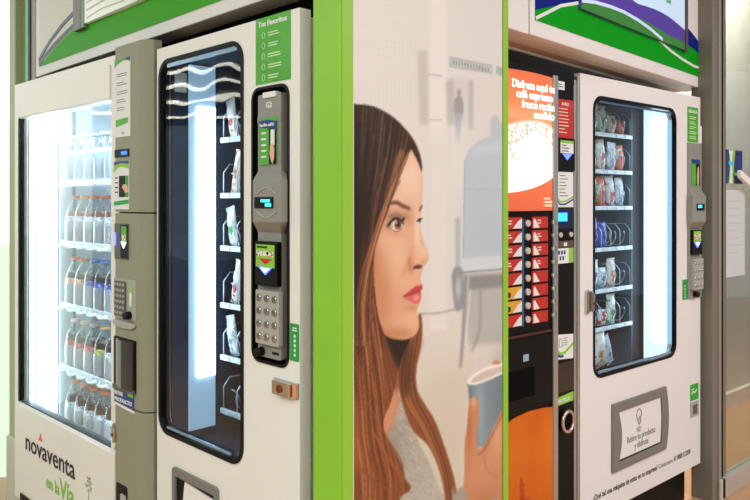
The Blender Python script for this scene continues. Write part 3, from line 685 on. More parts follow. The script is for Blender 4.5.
# shelves and bottles
ZS = [1.440, 1.195, .944, .690, .440]
BX = [.090+.0885*k for k in range(5)]
sh_b = None
shelf_objs = []
for k, z in enumerate(ZS):
    s_ = box('shelf', .055, .84, .155, .50, z-.016, z-.004, SHELFW, dm, .002)
    box('shelf_front', .055, .84,   .145, .155, z-.022, z+.004, SHELFW, s_, .002)
    for x in BX:
        mb = MB(); n = 12
        pr_ = [(x+.042*math.cos(PI+PI*i/n), .195+.0435*math.sin(PI+PI*i/n)*1.0) for i in range(n+1)]
        pi_ = [(x+.040*math.cos(PI+PI*i/n), .195+.0415*math.sin(PI+PI*i/n)*1.0) for i in range(n+1)][::-1]
        mb.prism(pr_+pi_, z+.003, z+.085, axis='z').done('bottle_glare_shell', MILK, s_)  # milky shell added for the overexposed white of the lower bottles
        MB().tube([(x-.03, .150, z-.010), (x-.02, .134, z-.016), (x, .128, z-.018), (x+.02, .134, z-.016), (x+.03, .150, z-.010)], .0055, 6).done('push_tab', SHELFW, s_)
def make_bottle(label, drink, cap, lab, group, loc, shape=0):
    t = thing('drink_bottle', label, 'bottle', loc, R(FR['D'][2]), group); t.scale = (1.18, 1.18, .90)
    H = .212
    if shape == 0: prof = [(.030, 0), (.033, .006), (.033, .055), (.030, .075), (.033, .10), (.0335, .125), (.031, .145), (.022, .172), (.013, .190), (.012, .198)]
    elif shape == 1: prof = [(.028, 0), (.032, .006), (.029, .05), (.0265, .07), (.031, .095), (.034, .12), (.032, .145), (.020, .175), (.0125, .190), (.012, .198)]
    else: prof = [(.029, 0), (.032, .006), (.032, .012), (.029, .018), (.032, .026), (.029, .034), (.032, .042), (.032, .12), (.029, .145), (.018, .172), (.012, .190), (.012, .198)]
    MB().lathe(prof, n=18).done('bottle_shell', CLEARP, t)
    if drink: MB().lathe([(r*.93, z*.97+.003) for r, z in prof if z < .165], n=18).done('drink', drink, t)
    MB().cyl((0, 0, .198), (0, 0, H), .0165, .0158, 16).done('cap', cap, t)
    if lab: MB().lathe([(.0344, .082), (.0348, .084), (.0348, .118), (.0344, .120)], n=18).done('bottle_label', lab, t)
    return t
CAPO = mat('cap_orange', (226, 120, 72), .4); CAPR = mat('cap_red_orange', (214, 104, 66), .4); CAPB = mat('cap_blue', (92, 140, 206), .4); CAPG = mat('cap_green', (40, 176, 92), .4); CAPP = mat('cap_pink', (226, 196, 194), .4); CAPY = mat('cap_yellow_pink', (228, 192, 150), .4); CAPW = mat('cap_white', (222, 228, 234), .4); CAPN = mat('cap_navy', (92, 110, 190), .4)
TEA = mat('amber_drink', (158, 74, 34), .3, spec=.3); COLA = mat('cola_drink', (24, 14, 10), .3, spec=.3); COLA2 = mat('brown_drink', (70, 44, 30), .3, spec=.3); MALT = mat('grey_brown_drink', (44, 36, 28), .3, spec=.3)
LB_O = print_mat('label_orange_print', (236, 196, 176), [(230, 120, 80), (240, 230, 220)], 90); LB_W = print_mat('label_white_print', (222, 228, 230), [(150, 168, 180), (240, 244, 246), (170, 120, 90)], 90); LB_B = print_mat('label_blue_print', (90, 110, 200), [(60, 70, 170), (200, 210, 235)], 90); LB_R = print_mat('label_red_print', (206, 80, 90), [(190, 50, 60), (230, 200, 200)], 90); LB_Y = print_mat('label_yellow_print', (214, 206, 120), [(150, 180, 80), (235, 235, 220)], 90)
WAT = mat('water_in_bottle', (206, 226, 238), .15, spec=.6)
POS = ['leftmost of five', 'second from the left', 'middle of five', 'second from the right', 'rightmost of five']
ROWS = [
 [('clear', WAT, CAPW, None, 2)]*5,
 [('orange capped amber', TEA, CAPO, LB_W, 0)]*4+[('orange capped curvy amber', TEA, CAPO, LB_W, 1)],
 [('orange capped brown', COLA2, CAPR, LB_O, 0)]*2+[('blue capped cola', COLA, CAPB, LB_B, 1)]*2+[('green capped cola', COLA, CAPG, LB_B, 1)],
 [('pink capped brown', COLA2, CAPP, LB_R, 1)]*3+[('yellow capped brown', COLA2, CAPY, LB_Y, 1), ('green capped dark', MALT, CAPG, LB_W, 1)],
 [('orange capped grey', MALT, CAPO, LB_W, 0)]*5]
ROWN = ['top shelf', 'second shelf from the top', 'middle shelf', 'second shelf from the bottom', 'bottom shelf']
protos = {}
for r_, row in enumerate(ROWS):
    for c_, (nm, dr, cp, lb, shp) in enumerate(row):
        lab_ = ('%s bottle, %s, %s' % (nm, ROWN[r_], POS[c_]))
        g_ = 'bottles on the '+ROWN[r_]
        l_ = W('D', BX[c_], .195, ZS[r_]-.004)
        key = (nm, shp)
        if key in protos: dup(protos[key], l_, R(FR['D'][2])+c_*.4, lab_, g_)
        else: protos[key] = make_bottle(lab_, dr, cp, lb, g_, l_, shp)
# row behind the front one on the top shelves
# ================================================================== snacks
def bag_mesh(w, h, d, m, name, parent, seed):
    q = random.Random(seed); nx, nz = 10, 14; vs = []; fs = []
    for sgn in (-1, 1):
        for j in range(nz+1):
            for i in range(nx+1):
                u, v = i/nx, j/nz
                th = (math.sin(PI*u)**.6)*(math.sin(PI*min(max((v-.06)/.88, 0), 1))**.5)
                x = (u-.5)*w*(1-.06*math.sin(PI*v)); z = v*h
                y = sgn*(d/2*th+.0008)+(q.uniform(-1, 1)*.004*th)
                vs.append((x, y, z))
    n = (nx+1)*(nz+1)
    for j in range(nz):
        for i in range(nx):
            a = j*(nx+1)+i; fs.append((a, a+1, a+nx+2, a+nx+1)); fs.append((n+a, n+a+nx+1, n+a+nx+2, n+a+1))
    for i in range(nx):
        fs.append((i, n+i, n+i+1, i+1)); a = nz*(nx+1)+i; fs.append((a, a+1, n+a+1, n+a))
    for j in range(nz):
        a = j*(nx+1); fs.append((a, a+nx+1, n+a+nx+1, n+a)); a += nx; fs.append((a, n+a, n+a+nx+1, a+nx+1))
    return MB().add(vs, fs, 0, True).done(name, m, parent)
def snack(label, loc, rz, w, h, d, m, seed, group, tilt=0., roll=0.):
    t = thing('snack_packet', label, 'snack packet', loc, rz, group)
    b_ = bag_mesh(w, h, d, m, 'pouch', t, seed); b_.rotation_euler = (tilt, roll, 0)
    for z, nme in ((.0, 'bottom_seal'), (h-.006, 'top_seal')):
        s_ = box(nme, -w/2, w/2, -.0012, .0012, z, z+.006, m, t); s_.rotation_euler = (tilt, roll, 0)
    return t
P_WR = print_mat('white_red_foil', (232, 226, 222), [(206, 60, 50), (240, 240, 236), (225, 150, 90)], 26)
P_WO = print_mat('white_orange_foil', (236, 222, 206), [(220, 140, 90), (244, 240, 232), (150, 90, 60)], 22)
P_WG = print_mat('white_green_foil', (228, 234, 226), [(60, 170, 80), (245, 245, 240)], 26)
P_SV = print_mat('silver_foil', (214, 222, 230), [(120, 140, 160), (244, 248, 250), (190, 170, 150)], 30)
P_GR = print_mat('green_foil', (60, 170, 70), [(30, 120, 50), (210, 230, 200)], 24)
P_BL = print_mat('blue_red_foil', (70, 80, 190), [(40, 50, 160), (224, 226, 236), (214, 70, 50)], 14)
P_PV = print_mat('white_violet_foil', (226, 228, 236), [(70, 60, 160), (240, 240, 244)], 22)
P_OR = print_mat('orange_foil', (226, 120, 70), [(200, 60, 40), (236, 220, 200), (240, 170, 60)], 24)

def trays(parent, zs, x0, x1, yf, depth, lanes, rail=.10, outline=True):
    for k, z in enumerate(zs):
        s_ = MB().box(x0, x1, yf+.004, yf+depth, z-.004, z).done('tray', mat('tray_metal', (18, 22, 26), .6, spec=.15), parent)
        f_ = box('price_rail', x0, x1, yf-.006, yf+.004, z-.013, z+.004, SHELFW, s_, .002)
        for i, x in enumerate(lanes):
            box('price_tag', x-.014, x+.014, yf-.009, yf-.006, z-.011, z+.002, mat('tag_white', (244, 248, 250), .4), s_)
            mb = MB(); coil(mb, x, yf+.01, yf+depth-.03, z+.036, .031); mb.done('spiral_coil', COILM, s_)
        ed = sorted(set([x0+.003]+[round((a+b)/2, 4) for a, b in zip(lanes, lanes[1:])]+[x1-.003]))
        for x in ed:
            MB().prism([(yf+.01, z), (yf+depth-.02, z), (yf+depth-.02, z+rail*.5), (yf+.035, z+rail), (yf+.01, z+rail*.72)], x-.001, x+.001).done('divider', clear('divider_plastic', (225, 235, 240), .1, .1, milk=.1), s_, rot=(0, 0, R(90)))if False else None
            MB().tube([(x, yf+.006, z), (x, yf+.006, z+rail*.72), (x, yf+.03, z+rail), (x, yf+.16, z+rail*.95)], .0022, 5).done('divider_wire', mat('bright_wire', (214, 224, 232), .25, metal=.4), s_)

# ---------------------------------------------------------------- left snack machine
sm = thing('snack_vending_machine', 'white snack vending machine beside the green corner post, with a lit column inside', 'vending machine', *base('S'))
sm.scale = (SK, SK, SK); sm.location.z = 1.36*(1-SK)
cabinet(sm, .004, .655, .16, 1.82, (.022, .50, .60, 1.80), .66, INNERB, foot_z=-1.36*(1-SK)/SK)
box('cabinet_side', .655, .668, .04, .66, .16, 1.82, WHITE, sm)
plate('door', rect(.0, .696, .17, 1.829), 0, .037, WHITE, sm, [rr(.018, .458, .657, 1.786, .05)[::-1], rr(.503, .656, .948, 1.650, .03)[::-1]], bevel=.0025)
gasket(sm, .014, .464, .653, 1.790, .055, .012)
BLUEREF = mat('blue_chrome', (150, 185, 215), .2, metal=.7)
MB().strip([(.06, .6745), (.40, .6745)], .001, .006, .007).done('sill_trim', BLUEREF, sm); MB().strip([(.06, 1.770), (.43, 1.770)], .001, .006, .012).done('head_trim', BLUEREF, sm)
# light column with plain ends
box('lamp_tube', .478, .490, .05, .08, .80, 1.70, LAMP_C, sm)  # hidden tube added behind the door frame to brighten the packets
lcol = box('lamp_column', .028, .036, .092, .188, .635, 1.79, LAMP_P, sm, .002)
box('lamp_tube', .036, .044, .118, .184, .80, 1.66, mat('lamp_bright', (255, 255, 255), .4, emit=7, ergb=(236, 247, 255)), lcol, .003)
plate('cavity_notice', rect(.029, .031, 1.70, 1.76), .045, .085, PAPER, sm)
trays(sm, [1.560, 1.382, 1.213, 1.030, .862, .690], .052, .44, .20, .26, [.092, .172, .252, .332, .40], .098)
# front label
gla = plate('instruction_label', rect(.5184, .6634, 1.659, 1.8285), -.001, 0, LGREEN, sm)
text('Tus Favoritos', .590, 1.806, -.0015, .0185, PAPER, gla, 'CENTER', sx=1.15, bold=.0006)
mb = MB()
for k in range(5): bars(mb, .572, 1.788-k*.027, .058, 2, .0065, -.0016, -.0009, .003, k+3)
mb.done('small_print', mat('label_pale_ink', (200, 226, 180), .5), gla)
mb = MB()
for k in range(5): mb.tube([(.552+.006*math.cos(a*PI/5), -.0013, 1.783-k*.027+.008*math.sin(a*PI/5)) for a in range(10)], .0009, 4, closed=True)
mb.done('icons', mat('label_pale_ink', (200, 226, 180), .5), gla)
# control well
cw = MB().prism(rr(.501, .658, .946, 1.652, .032), -.003, .037, [rr(.508, .651, .953, 1.645, .026)[::-1]]).prism(rr(.503, .656, .948, 1.650, .03), .030, .037).done('control_well', BLACK, sm)
cp_ = plate('control_panel', rr(.527, .624, .962, 1.632, .006), -.012, .018, GREYP, sm, bevel=.002); cp_.location.y = .012
plate('top_cap', rr(.552, .606, 1.622, 1.636, .003), -.016, -.003, PAPER, cp_)
text('G2', .562, 1.597, -.0125, .02, PAPER, cp_, bold=.0004)
MB().prism([(.527, 1.560)]+[(.5755+.0485*math.cos(PI-PI*i/10), 1.572+.018*math.sin(PI*i/10)) for i in range(11)]+[(.624, 1.560)], -.014, -.012).done('brow_moulding', GREYP, cp_, .0015)
av = plate('advert_label', rect(.537, .610, 1.452, 1.572), -.015, -.012, LGREEN, cp_)
plate('blue_band', [(.537, 1.548), (.610, 1.540), (.610, 1.560), (.575, 1.566), (.537, 1.564)], -.0165, -.0149, BLUE, av)
text('Recibe saldo', .5400, 1.5495, -.0168, .0115, PAPER, av, sx=1.05, bold=.0003)
plate('dark_picture', rect(.578, .609, 1.453, 1.545), -.0156, -.0149, BLACK, av); plate('printed_card', rect(.586, .602, 1.500, 1.540), -.0162, -.0155, PAPER, av)
plate('printed_hand', [(.584, 1.50), (.596, 1.506), (.602, 1.49), (.600, 1.465), (.594, 1.453), (.588, 1.462), (.582, 1.48)], -.0165, -.0158, SKIN, av)
mb = MB()
for z in (1.53, 1.515, 1.50, 1.485, 1.47): mb.box(.546, .566, -.0156, -.0149, z, z+.005)
mb.done('small_print', PAPER, av)
# middle bulge with slanting shoulders
mb = MB()
zz = [1.436, 1.412, 1.308, 1.280]; yb = [-.012, -.034, -.034, -.012]; xa = [(.527, .624), (.534, .652), (.534, .652), (.527, .624)]
vs = []
for z, y, (a, b_) in zip(zz, yb, xa): vs += [(a, y, z), (b_, y, z), (b_+.002, -.004, z), (a-.012, -.004, z)]
fs = [(0, 3, 2, 1), (12, 13, 14, 15)]
for k in range(3):
    for i in range(4): a, b2 = k*4+i, k*4+(i+1) % 4; fs.append((a, b2, b2+4, a+4))
bg = mb.add(vs, fs).done('display_housing', GREYP, cp_, .002)
dsp = plate('display', rect(.545, .622, 1.342, 1.370), -.0245, -.022, BLACK, sm); plate('readout', rect(.573, .610, 1.357, 1.364), -.025, -.0245, LCDC, dsp); plate('readout', rect(.591, .615, 1.346, 1.354), -.025, -.0245, LCDC, dsp)
for (a, s1) in ((1.377, 1), (1.335, -1)):
    MB().strip([(.5755+0 if False else .552+.082*i/8, a+s1*.016*math.sin(PI*i/8)) for i in range(9)], -.036, -.034, .003).done('curved_rib', GREYL, bg)
rd = plate('card_reader', rr(.533, .626, 1.146, 1.258, .006), -.026, -.012, BLACK, cp_, bevel=.002)
plate('reader_screen', rect(.539, .616, 1.193, 1.250), -.0275, -.026, INKG, rd)
text('VISA YA AQUÍ', .536, 1.238, -.028, .010, INKD, rd, bold=.0002) if False else bars(MB(), .544, 1.246, .066, 1, .01, -.0282, -.0275, .005).done('small_print', INKD, rd)
plate('icon_row', rect(.542, .613, 1.221, 1.234), -.0282, -.0275, print_mat('icons_print', (230, 230, 210), [(190, 30, 30), (40, 40, 40)], 120), rd)
plate('red_arrow', [(.551, 1.215), (.609, 1.215), (.580, 1.200)], -.0282, -.0275, RED, rd)
plate('lit_arrow', [(.552, 1.193), (.606, 1.193), (.580, 1.174)], -.0288, -.026, LEDB, rd); plate('lit_arrow_core', [(.562, 1.191), (.596, 1.191), (.580, 1.180)], -.0294, -.0288, LEDW, rd)
kx = keypad(sm, .533, .630, .998, 1.134, .0, STEEL, GREYL, 3, 4, .012, .0098)
MB().cyl((.546, .0, .976), (.546, -.022, .974), .012, .010, 14).done('coin_return_knob', BLACK, sm)
plate('coin_slot', rect(.588, .616, .974, .980), -.013, -.012, BLACK, cp_)
gs = plate('green_sticker', rr(.661, .695, .970, 1.061, .003), -.0012, 0, DGREEN, sm)
mb = MB()
for k in range(5): mb.cyl((.680, -.0012, .985+k*.0115), (.680, -.002, .985+k*.0115), .004, n=10)
mb.box(.670, .688, -.002, -.0012, 1.043, 1.046).box(.672, .687, -.002, -.0012, 1.049, 1.052).done('sticker_dots', PAPER, gs)
lk = plate('door_lock', rect(.600, .696, .880, .918), -.006, 0, ALU, sm, bevel=.002)
plate('lock_body', rect(.608, .676, .882, .916), -.018, -.006, STEEL, lk, bevel=.002); plate('lock_tab', rect(.680, .693, .883, .915), -.009, -.006, mat('peach_tab', (226, 150, 100), .4), lk)
MB().cyl((.640, -.018, .899), (.640, -.021, .899), .010, n=16).done('key_hole', COPPER, lk)
# pick-up hatch
hatch = plate('pickup_hatch', rr(.104, .348, .30, .570, .014), -.008, 0, GREYF, sm, [rect(.122, .330, .315, .545)[::-1]], bevel=.002)
box('hatch_well', .122, .330, -.001, .0, .315, .545, BLACK, sm)
MB().prism([(.330, .318), (.330, .530), (.175, .540), (.135, .318)], -.006, -.001).done('hatch_flap', WHITE, hatch)
# snacks, left machine
gl_ = 'snack packets in the left snack machine'
SL = [(1.560, P_WR), (1.382, P_WO), (1.213, P_WG), (1.030, P_WR), (.862, P_SV)]
SN = ['top tray', 'second tray', 'third tray', 'fourth tray', 'fifth tray']
for k, (z, m_) in enumerate(SL):
    for j, x in enumerate((.092, .172)):
        snack('pale snack on the %s of the left snack machine, %s' % (SN[k], ('nearer the lamp', 'farther from the lamp')[j]),
              W('S', x, .225, z), R(FR['S'][2]), .046, .125-.012*j+.012*(k % 2), .02, m_, k*3+j, gl_, 0, (.22 if j == 0 else -.1)*(1 if k % 2 else -1))
snack('white crumpled snack packet lying over the middle of the left snack machine trays', W('S', .15, .24, 1.145), R(FR['S'][2]), .09, .05, .03, P_WG, 77, gl_, 0, .1)

# ---------------------------------------------------------------- right snack machine
rm = thing('snack_vending_machine', 'white snack vending machine right of the coffee machine, trays filled', 'vending machine', *base('R'))
cabinet(rm, .004, .965, .16, 1.82, (.03, .76, .60, 1.80), .74, INNER)
DOORR = [(0, .250), (.0, 1.829), (.975, 1.829), (.975, .173), (.36, .173)]
plate('door', rect(.008, .975, .173, 1.829), 0, .037, WHITE_R, rm, [rr(.096, .738, .696, 1.752, .05)[::-1]], bevel=.0025)
gasket(rm, .092, .742, .692, 1.757, .055, .011, y1=.013)
MB().strip([(.13, .713), (.70, .713)], .001, .006, .009).done('sill_trim', BLUEREF, rm); MB().strip([(.14, 1.736), (.71, 1.736)], .001, .006, .008).done('head_trim', mat('blue_shade_trim', (90, 120, 150), .3, metal=.6), rm)
lw = box('lamp_wall', .744, .752, .04, .150, .66, 1.77, mat('lamp_wall_white', (235, 245, 252), .4, emit=1.3, ergb=(222, 240, 252)), rm)
box('lamp_tube', .738, .744, .042, .115, .74, 1.72, mat('lamp_bright', (255, 255, 255), .4, emit=7, ergb=(236, 247, 255)), rm, .004)
box('lamp_tube', .055, .07, .05, .08, .70, 1.75, LAMP_C, rm)  # unseen strip added at the left jamb to light the snacks
box('glow_jamb', .7345, .7375, .014, .038, .74, 1.71, mat('jamb_blue_glow', (160, 200, 225), .3, emit=.9, ergb=(170, 212, 238)), rm)  # door jamb made to glow, carrying the lamp's light to its edge
box('tray_post', .655, .735, .165, .19, .62, 1.79, mat('post_slate', (14, 18, 24), .5, spec=.2), rm)
RZ = [1.642, 1.487, 1.335, 1.162, .990, .832]
LN = [.37, .443, .516, .589]
trays(rm, RZ, .30, .638, .15, .30, LN, .10)
box('tray_side', .640, .644, .15, .46, .62, 1.79, mat('side_rail', (80, 100, 120), .4), rm)
SR = [
 (1.642, [(P_WG, .13, 1), (P_WG, .12, 1), (P_WO, .085, 1), (P_OR, .07, 1)]),
 (1.487, [(P_WR, .128, 1), (P_WO, .134, 1), (P_SV, .125, 1), (P_OR, .115, 1)]),
 (1.335, [(P_GR, .128, 1), (P_OR, .13, 1), (P_WR, .132, 1), (P_SV, .128, 1)]),
 (1.162, [(P_BL, .13, 1), (P_BL, .11, 1), None, None]),
 (.990, [(P_PV, .128, 1), (P_SV, .09, 1), (P_WO, .125, 1), None]),
 (.832, [(P_SV, .06, 1), (P_WR, .07, 1), (P_WG, .128, 1), None])]
RN = ['top tray', 'second tray', 'third tray', 'fourth tray', 'fifth tray', 'sixth tray']
CN = {P_WG: 'white and green', P_WO: 'white and orange', P_OR: 'orange', P_WR: 'white and red', P_SV: 'silver', P_GR: 'green', P_BL: 'blue and red', P_PV: 'white and violet'}
LNN = ['leftmost lane', 'second lane', 'third lane', 'rightmost lane']
for k, (z, items) in enumerate(SR):
    for j, it in enumerate(items):
        if not it: continue
        m_, h_, _ = it
        snack('%s snack, %s of the right snack machine, %s' % (CN[m_], RN[k], LNN[j]), W('R', LN[j], .18, z), R(FR['R'][2]), .064, h_, .032, m_, 100+k*5+j, 'snack packets in the right snack machine', 0, rnd.uniform(-.12, .12))
snack('large white and tan snack packet leaning at the bottom of the right snack machine', W('R', .40, .16, .668), R(FR['R'][2]), .12, .15, .035, P_WO, 140, 'snack packets in the right snack machine', 0, -.18)
snack('silver snack packet fallen at the bottom of the right snack machine', W('R', .50, .17, .668), R(FR['R'][2]), .05, .13, .02, P_SV, 141, 'snack packets in the right snack machine', 0, -.35)
# hinge strip with aluminium profile
plate('hinge_profile', rect(-.010, .006, .17, 1.815), -.002, .037, ALU, rm, bevel=.003); plate('hinge_profile', rect(-.026, -.012, .17, 1.80), .002, .03, ALU, rm, bevel=.002)
hd = MB().prism([(.036, .945), (.036, 1.030), (.048, 1.034), (.056, 1.022), (.056, .955), (.048, .945)], -.012, 0).done('door_handle', STEEL, rm, .003)
MB().prism([(.058, .950), (.058, 1.030), (.068, 1.026), (.076, 1.01), (.080, .985), (.075, .96), (.067, .950)], -.020, 0).done('handle_grip', STEEL, hd, .004)
MB().cyl((.069, -.020, .982), (.069, -.0225, .982), .007, n=14).done('key_hole', COPPER, hd)
# pay panel
gla = plate('instruction_label', rect(.846, .950, 1.622, 1.778), -.001, 0, LGREEN, rm)
text('RECARGA', .898, 1.752, -.0015, .018, PAPER, gla, 'CENTER', sx=1.05, bold=.0005)
mb = MB()
for k in range(5): bars(mb, .866, 1.736-k*.022, .066, 2, .008, -.0016, -.0009, .0035, k+20)
mb.done('small_print', mat('label_pale_ink', (200, 226, 180), .5), gla)
pp = plate('control_panel', rr(.844, .974, .927, 1.618, .004), -.006, 0, GREYP, rm, bevel=.002)
av = plate('advert_label', rect(.873, .950, 1.430, 1.545), -.0085, -.006, LGREEN, pp)
plate('blue_band', rect(.873, .950, 1.526, 1.545), -.0095, -.0084, BLUE, av); plate('dark_picture', rect(.912, .949, 1.431, 1.526), -.0092, -.0084, BLACK, av)
plate('printed_hand', [(.922, 1.431), (.936, 1.431), (.940, 1.48), (.936, 1.515), (.926, 1.51), (.920, 1.47)], -.0098, -.009, SKIN, av)
mb = MB(); vs = []
for z, y, (a, b_) in zip([1.412, 1.380, 1.268, 1.236], [-.006, -.030, -.030, -.006], [(.846, .970), (.838, .966), (.838, .966), (.846, .970)]): vs += [(a, y, z), (b_, y, z), (b_, -.002, z), (a, -.002, z)]
bg = mb.add(vs, fs).done('display_housing', GREYP, pp, .002)
dsp = plate('display', rect(.872, .946, 1.318, 1.347), -.032, -.030, BLACK, rm); plate('readout', rect(.884, .919, 1.330, 1.342), -.0326, -.032, LCDC, dsp)
rd = plate('card_reader', rr(.862, .951, 1.122, 1.232, .004), -.018, -.006, BLACK, pp, bevel=.002)
plate('reader_screen', rect(.869, .939, 1.180, 1.226), -.0195, -.018, INKG, rd); plate('icon_row', rect(.877, .931, 1.190, 1.214), -.0202, -.0195, print_mat('icons_print', (230, 230, 210), [(190, 30, 30), (40, 40, 40)], 120), rd)
plate('lit_arrow', [(.873, 1.178), (.933, 1.178), (.903, 1.152)], -.021, -.018, LEDB, rd); plate('lit_arrow_core', [(.885, 1.176), (.921, 1.176), (.903, 1.160)], -.0216, -.021, LEDW, rd)
keypad(rm, .862, .958, .966, 1.104, -.006, STEEL, GREYL, 3, 4, .016, .0085)
MB().cyl((.900, -.006, .945), (.900, -.028, .945), .013, .011, 12).done('coin_return_knob', BLACK, rm)
gs = plate('green_sticker', rect(.800, .842, .927, 1.015), -.0012, 0, DGREEN, rm)
mb = MB()
for k in range(5): mb.cyl((.822, -.0012, .938+k*.012), (.822, -.002, .938+k*.012), .004, n=10)
mb.done('sticker_dots', PAPER, gs)
gs = plate('green_sticker', rect(.873, .952, .470, .542), -.0012, 0, mat('bright_sticker_green', (40, 170, 40), .45), rm)
mb = MB().strip([(.885, .500), (.90, .510), (.915, .503), (.935, .515)], -.002, -.0012, .007); mb.strip([(.89, .518), (.905, .522)], -.002, -.0012, .006).done('sticker_mark', PAPER, gs)
gk = plate('return_cup', rect(.873, .950, .398, .464), -.004, 0, GREYL, rm, bevel=.001); plate('cup_well', rect(.892, .935, .408, .450), -.0045, -.004, GREYD, gk)
box('side_hinge', .975, .99, .0, .03, 1.62, 1.70, PAPER, rm, .002)
# pick-up flap with curved sides
def bow(x0, x1, z0, z1, b0, b1, n=8):
    return [(x0, z0), (x1, z0)]+[(x1+b1*math.sin(PI*i/n), z0+(z1-z0)*i/n) for i in range(1, n)]+[(x1, z1), (x0, z1)]+[(x0+b0*math.sin(PI*i/n), z1-(z1-z0)*i/n) for i in range(1, n)]
inner = bow(.262, .598, .346, .540, .022, .008)
ht = plate('pickup_hatch', bow(.218, .640, .314, .578, 0, .022), -.010, 0, GREYF, rm, [inner[::-1]], bevel=.002)
plate('hatch_well', bow(.255, .606, .338, .546, .01, .008), -.002, -.0005, BLACK, rm)
fl_ = plate('hatch_flap', bow(.264, .592, .354, .540, .022, .008), -.006, -.002, WHITE_R, ht)
text('Retire tu producto', .437, .405, -.0066, .036, INK, fl_, 'CENTER', sx=.82, bold=.0003); text('y disfruta', .437, .372, -.0066, .036, INK, fl_, 'CENTER', sx=.82, bold=.0003)
MB().tube([(.404, -.007, .480), (.398, -.007, .505), (.404, -.007, .520), (.418, -.007, .526), (.432, -.007, .518), (.436, -.007, .500), (.428, -.007, .492), (.428, -.007, .470), (.420, -.007, .462), (.414, -.007, .470), (.416, -.007, .488), (.420, -.007, .496)], .0019, 5).done('hand_icon', INK, fl_)
mb = MB()
for k in range(3): mb.strip([(.398+k*.004, .446-k*.007), (.417, .454-k*.007), (.436-k*.004, .446-k*.007)], -.0072, -.006, .0026)
mb.done('hand_icon', INK, fl_)
text('¿Qué tal una máquina de estas en tu empresa?', .092, .240, -.0006, .030, INKD, rm, bold=.0004, fit=.485)
text('Contáctanos:', .588, .240, -.0006, .027, INK, rm, fit=.125)
text('01 8000 512350', .724, .240, -.0006, .030, INKD, rm, bold=.0003, fit=.15)

# ================================================================== coffee machine
cm = thing('coffee_vending_machine', 'coffee vending machine with glowing orange espresso poster and red selection cards', 'vending machine', W('R', -.62, .002, 0), R(FR['R'][2]))
X = lambda x: x+.62
box('cabinet', 0, .590, .02, .70, .10, 1.82, BLACKM, cm)
box('front_panel', .0, .592, .0, .02, .12, 1.82, BLACK, cm)
# bowed back-lit poster
def bowed(name, x0, x1, z0, z1, d, m, parent, n=14, y=0.):
    mb = MB(); f = [(x0+(x1-x0)*i/n, y-d*math.sin(PI*i/n)**.8-.003) for i in range(n+1)]
    return mb.prism(f+[(x1, y), (x0, y)], z0, z1, axis='z').done(name, m, parent)
def poster_mat():
    m = bpy.data.materials.new('backlit_espresso_print'); m.use_nodes = True; nt = m.node_tree; b = nt.nodes['Principled BSDF']
    tc = nt.nodes.new('ShaderNodeTexCoord'); sp = nt.nodes.new('ShaderNodeSeparateXYZ'); nt.links.new(tc.outputs['Object'], sp.inputs[0])
    def M(op, a, b_=None, c=None):
        n = nt.nodes.new('ShaderNodeMath'); n.operation = op
        for i, v in enumerate((a, b_, c)):
            if v is None: continue
            if isinstance(v, (int, float)): n.inputs[i].default_value = v
            else: nt.links.new(v, n.inputs[i])
        return n.outputs[0]
    x, z = sp.outputs['X'], sp.outputs['Z']
    cxn = M('SUBTRACT', x, X(-.285))
    # cup of foam: bright centre region between rim curve and saucer curve
    sq = M('MULTIPLY', cxn, cxn)
    rim = M('ADD', M('MULTIPLY', sq, -1.0), 1.632)      # upper arc
    low = M('ADD', M('ADD', M('MULTIPLY', sq, .5), M('MULTIPLY', cxn, .22)), 1.408)       # lower arc
    ru = M('SUBTRACT', rim, z)
    vt = nt.nodes.new('ShaderNodeTexVoronoi'); vt.inputs['Scale'].default_value = 75; nt.links.new(tc.outputs['Object'], vt.inputs['Vector'])
    ramp = nt.nodes.new('ShaderNodeValToRGB')
    e = ramp.color_ramp.elements; zz_ = M('DIVIDE', M('SUBTRACT', z, 1.327), .461)
    e[0].position = 0; e[0].color = (*lin((236, 74, 30)), 1); e[1].position = 1.; e[1].color = (*lin((246, 98, 44)), 1)
    for p, c in ((.15, (250, 92, 38)), (.62, (255, 150, 90)), (.68, (255, 176, 120)), (.8, (255, 128, 66))):
        x_ = e.new(p); x_.color = (*lin(c), 1)
    nt.links.new(zz_, ramp.inputs[0])
    foam = M('MULTIPLY', M('GREATER_THAN', ru, .006), M('GREATER_THAN', z, low))
    mix = nt.nodes.new('ShaderNodeMix'); mix.data_type = 'RGBA'; nt.links.new(foam, mix.inputs[0]); nt.links.new(ramp.outputs[0], mix.inputs[6]); mix.inputs[7].default_value = (1, .93, .84, 1)
    # beans around the foam, strongest toward the upper right
    rad = M('ADD', M('MULTIPLY', sq, 34.), M('MULTIPLY', M('POWER', M('ABSOLUTE', M('SUBTRACT', z, 1.50)), 2.), 58.))
    bean = M('MULTIPLY', foam, M('MULTIPLY', M('GREATER_THAN', rad, .46), M('LESS_THAN', vt.outputs['Distance'], .42)))
    bean = M('MULTIPLY', bean, M('GREATER_THAN', z, 1.50))
    mx2 = nt.nodes.new('ShaderNodeMix'); mx2.data_type = 'RGBA'; nt.links.new(M('MULTIPLY', bean, .75), mx2.inputs[0]); nt.links.new(mix.outputs[2], mx2.inputs[6]); mx2.inputs[7].default_value = (*lin((190, 110, 60)), 1)
    rimb = M('LESS_THAN', M('ABSOLUTE', M('SUBTRACT', ru, .004)), .005)
    mx3 = nt.nodes.new('ShaderNodeMix'); mx3.data_type = 'RGBA'; nt.links.new(M('MULTIPLY', rimb, .8), mx3.inputs[0]); nt.links.new(mx2.outputs[2], mx3.inputs[6]); mx3.inputs[7].default_value = (1, .8, .6, 1)
    nt.links.new(mx3.outputs[2], b.inputs['Emission Color']); nt.links.new(M('ADD', M('MULTIPLY', foam, .6), .75), b.inputs['Emission Strength'])
    b.inputs['Base Color'].default_value = (.25, .1, .05, 1); b.inputs['Roughness'].default_value = .3
    return m
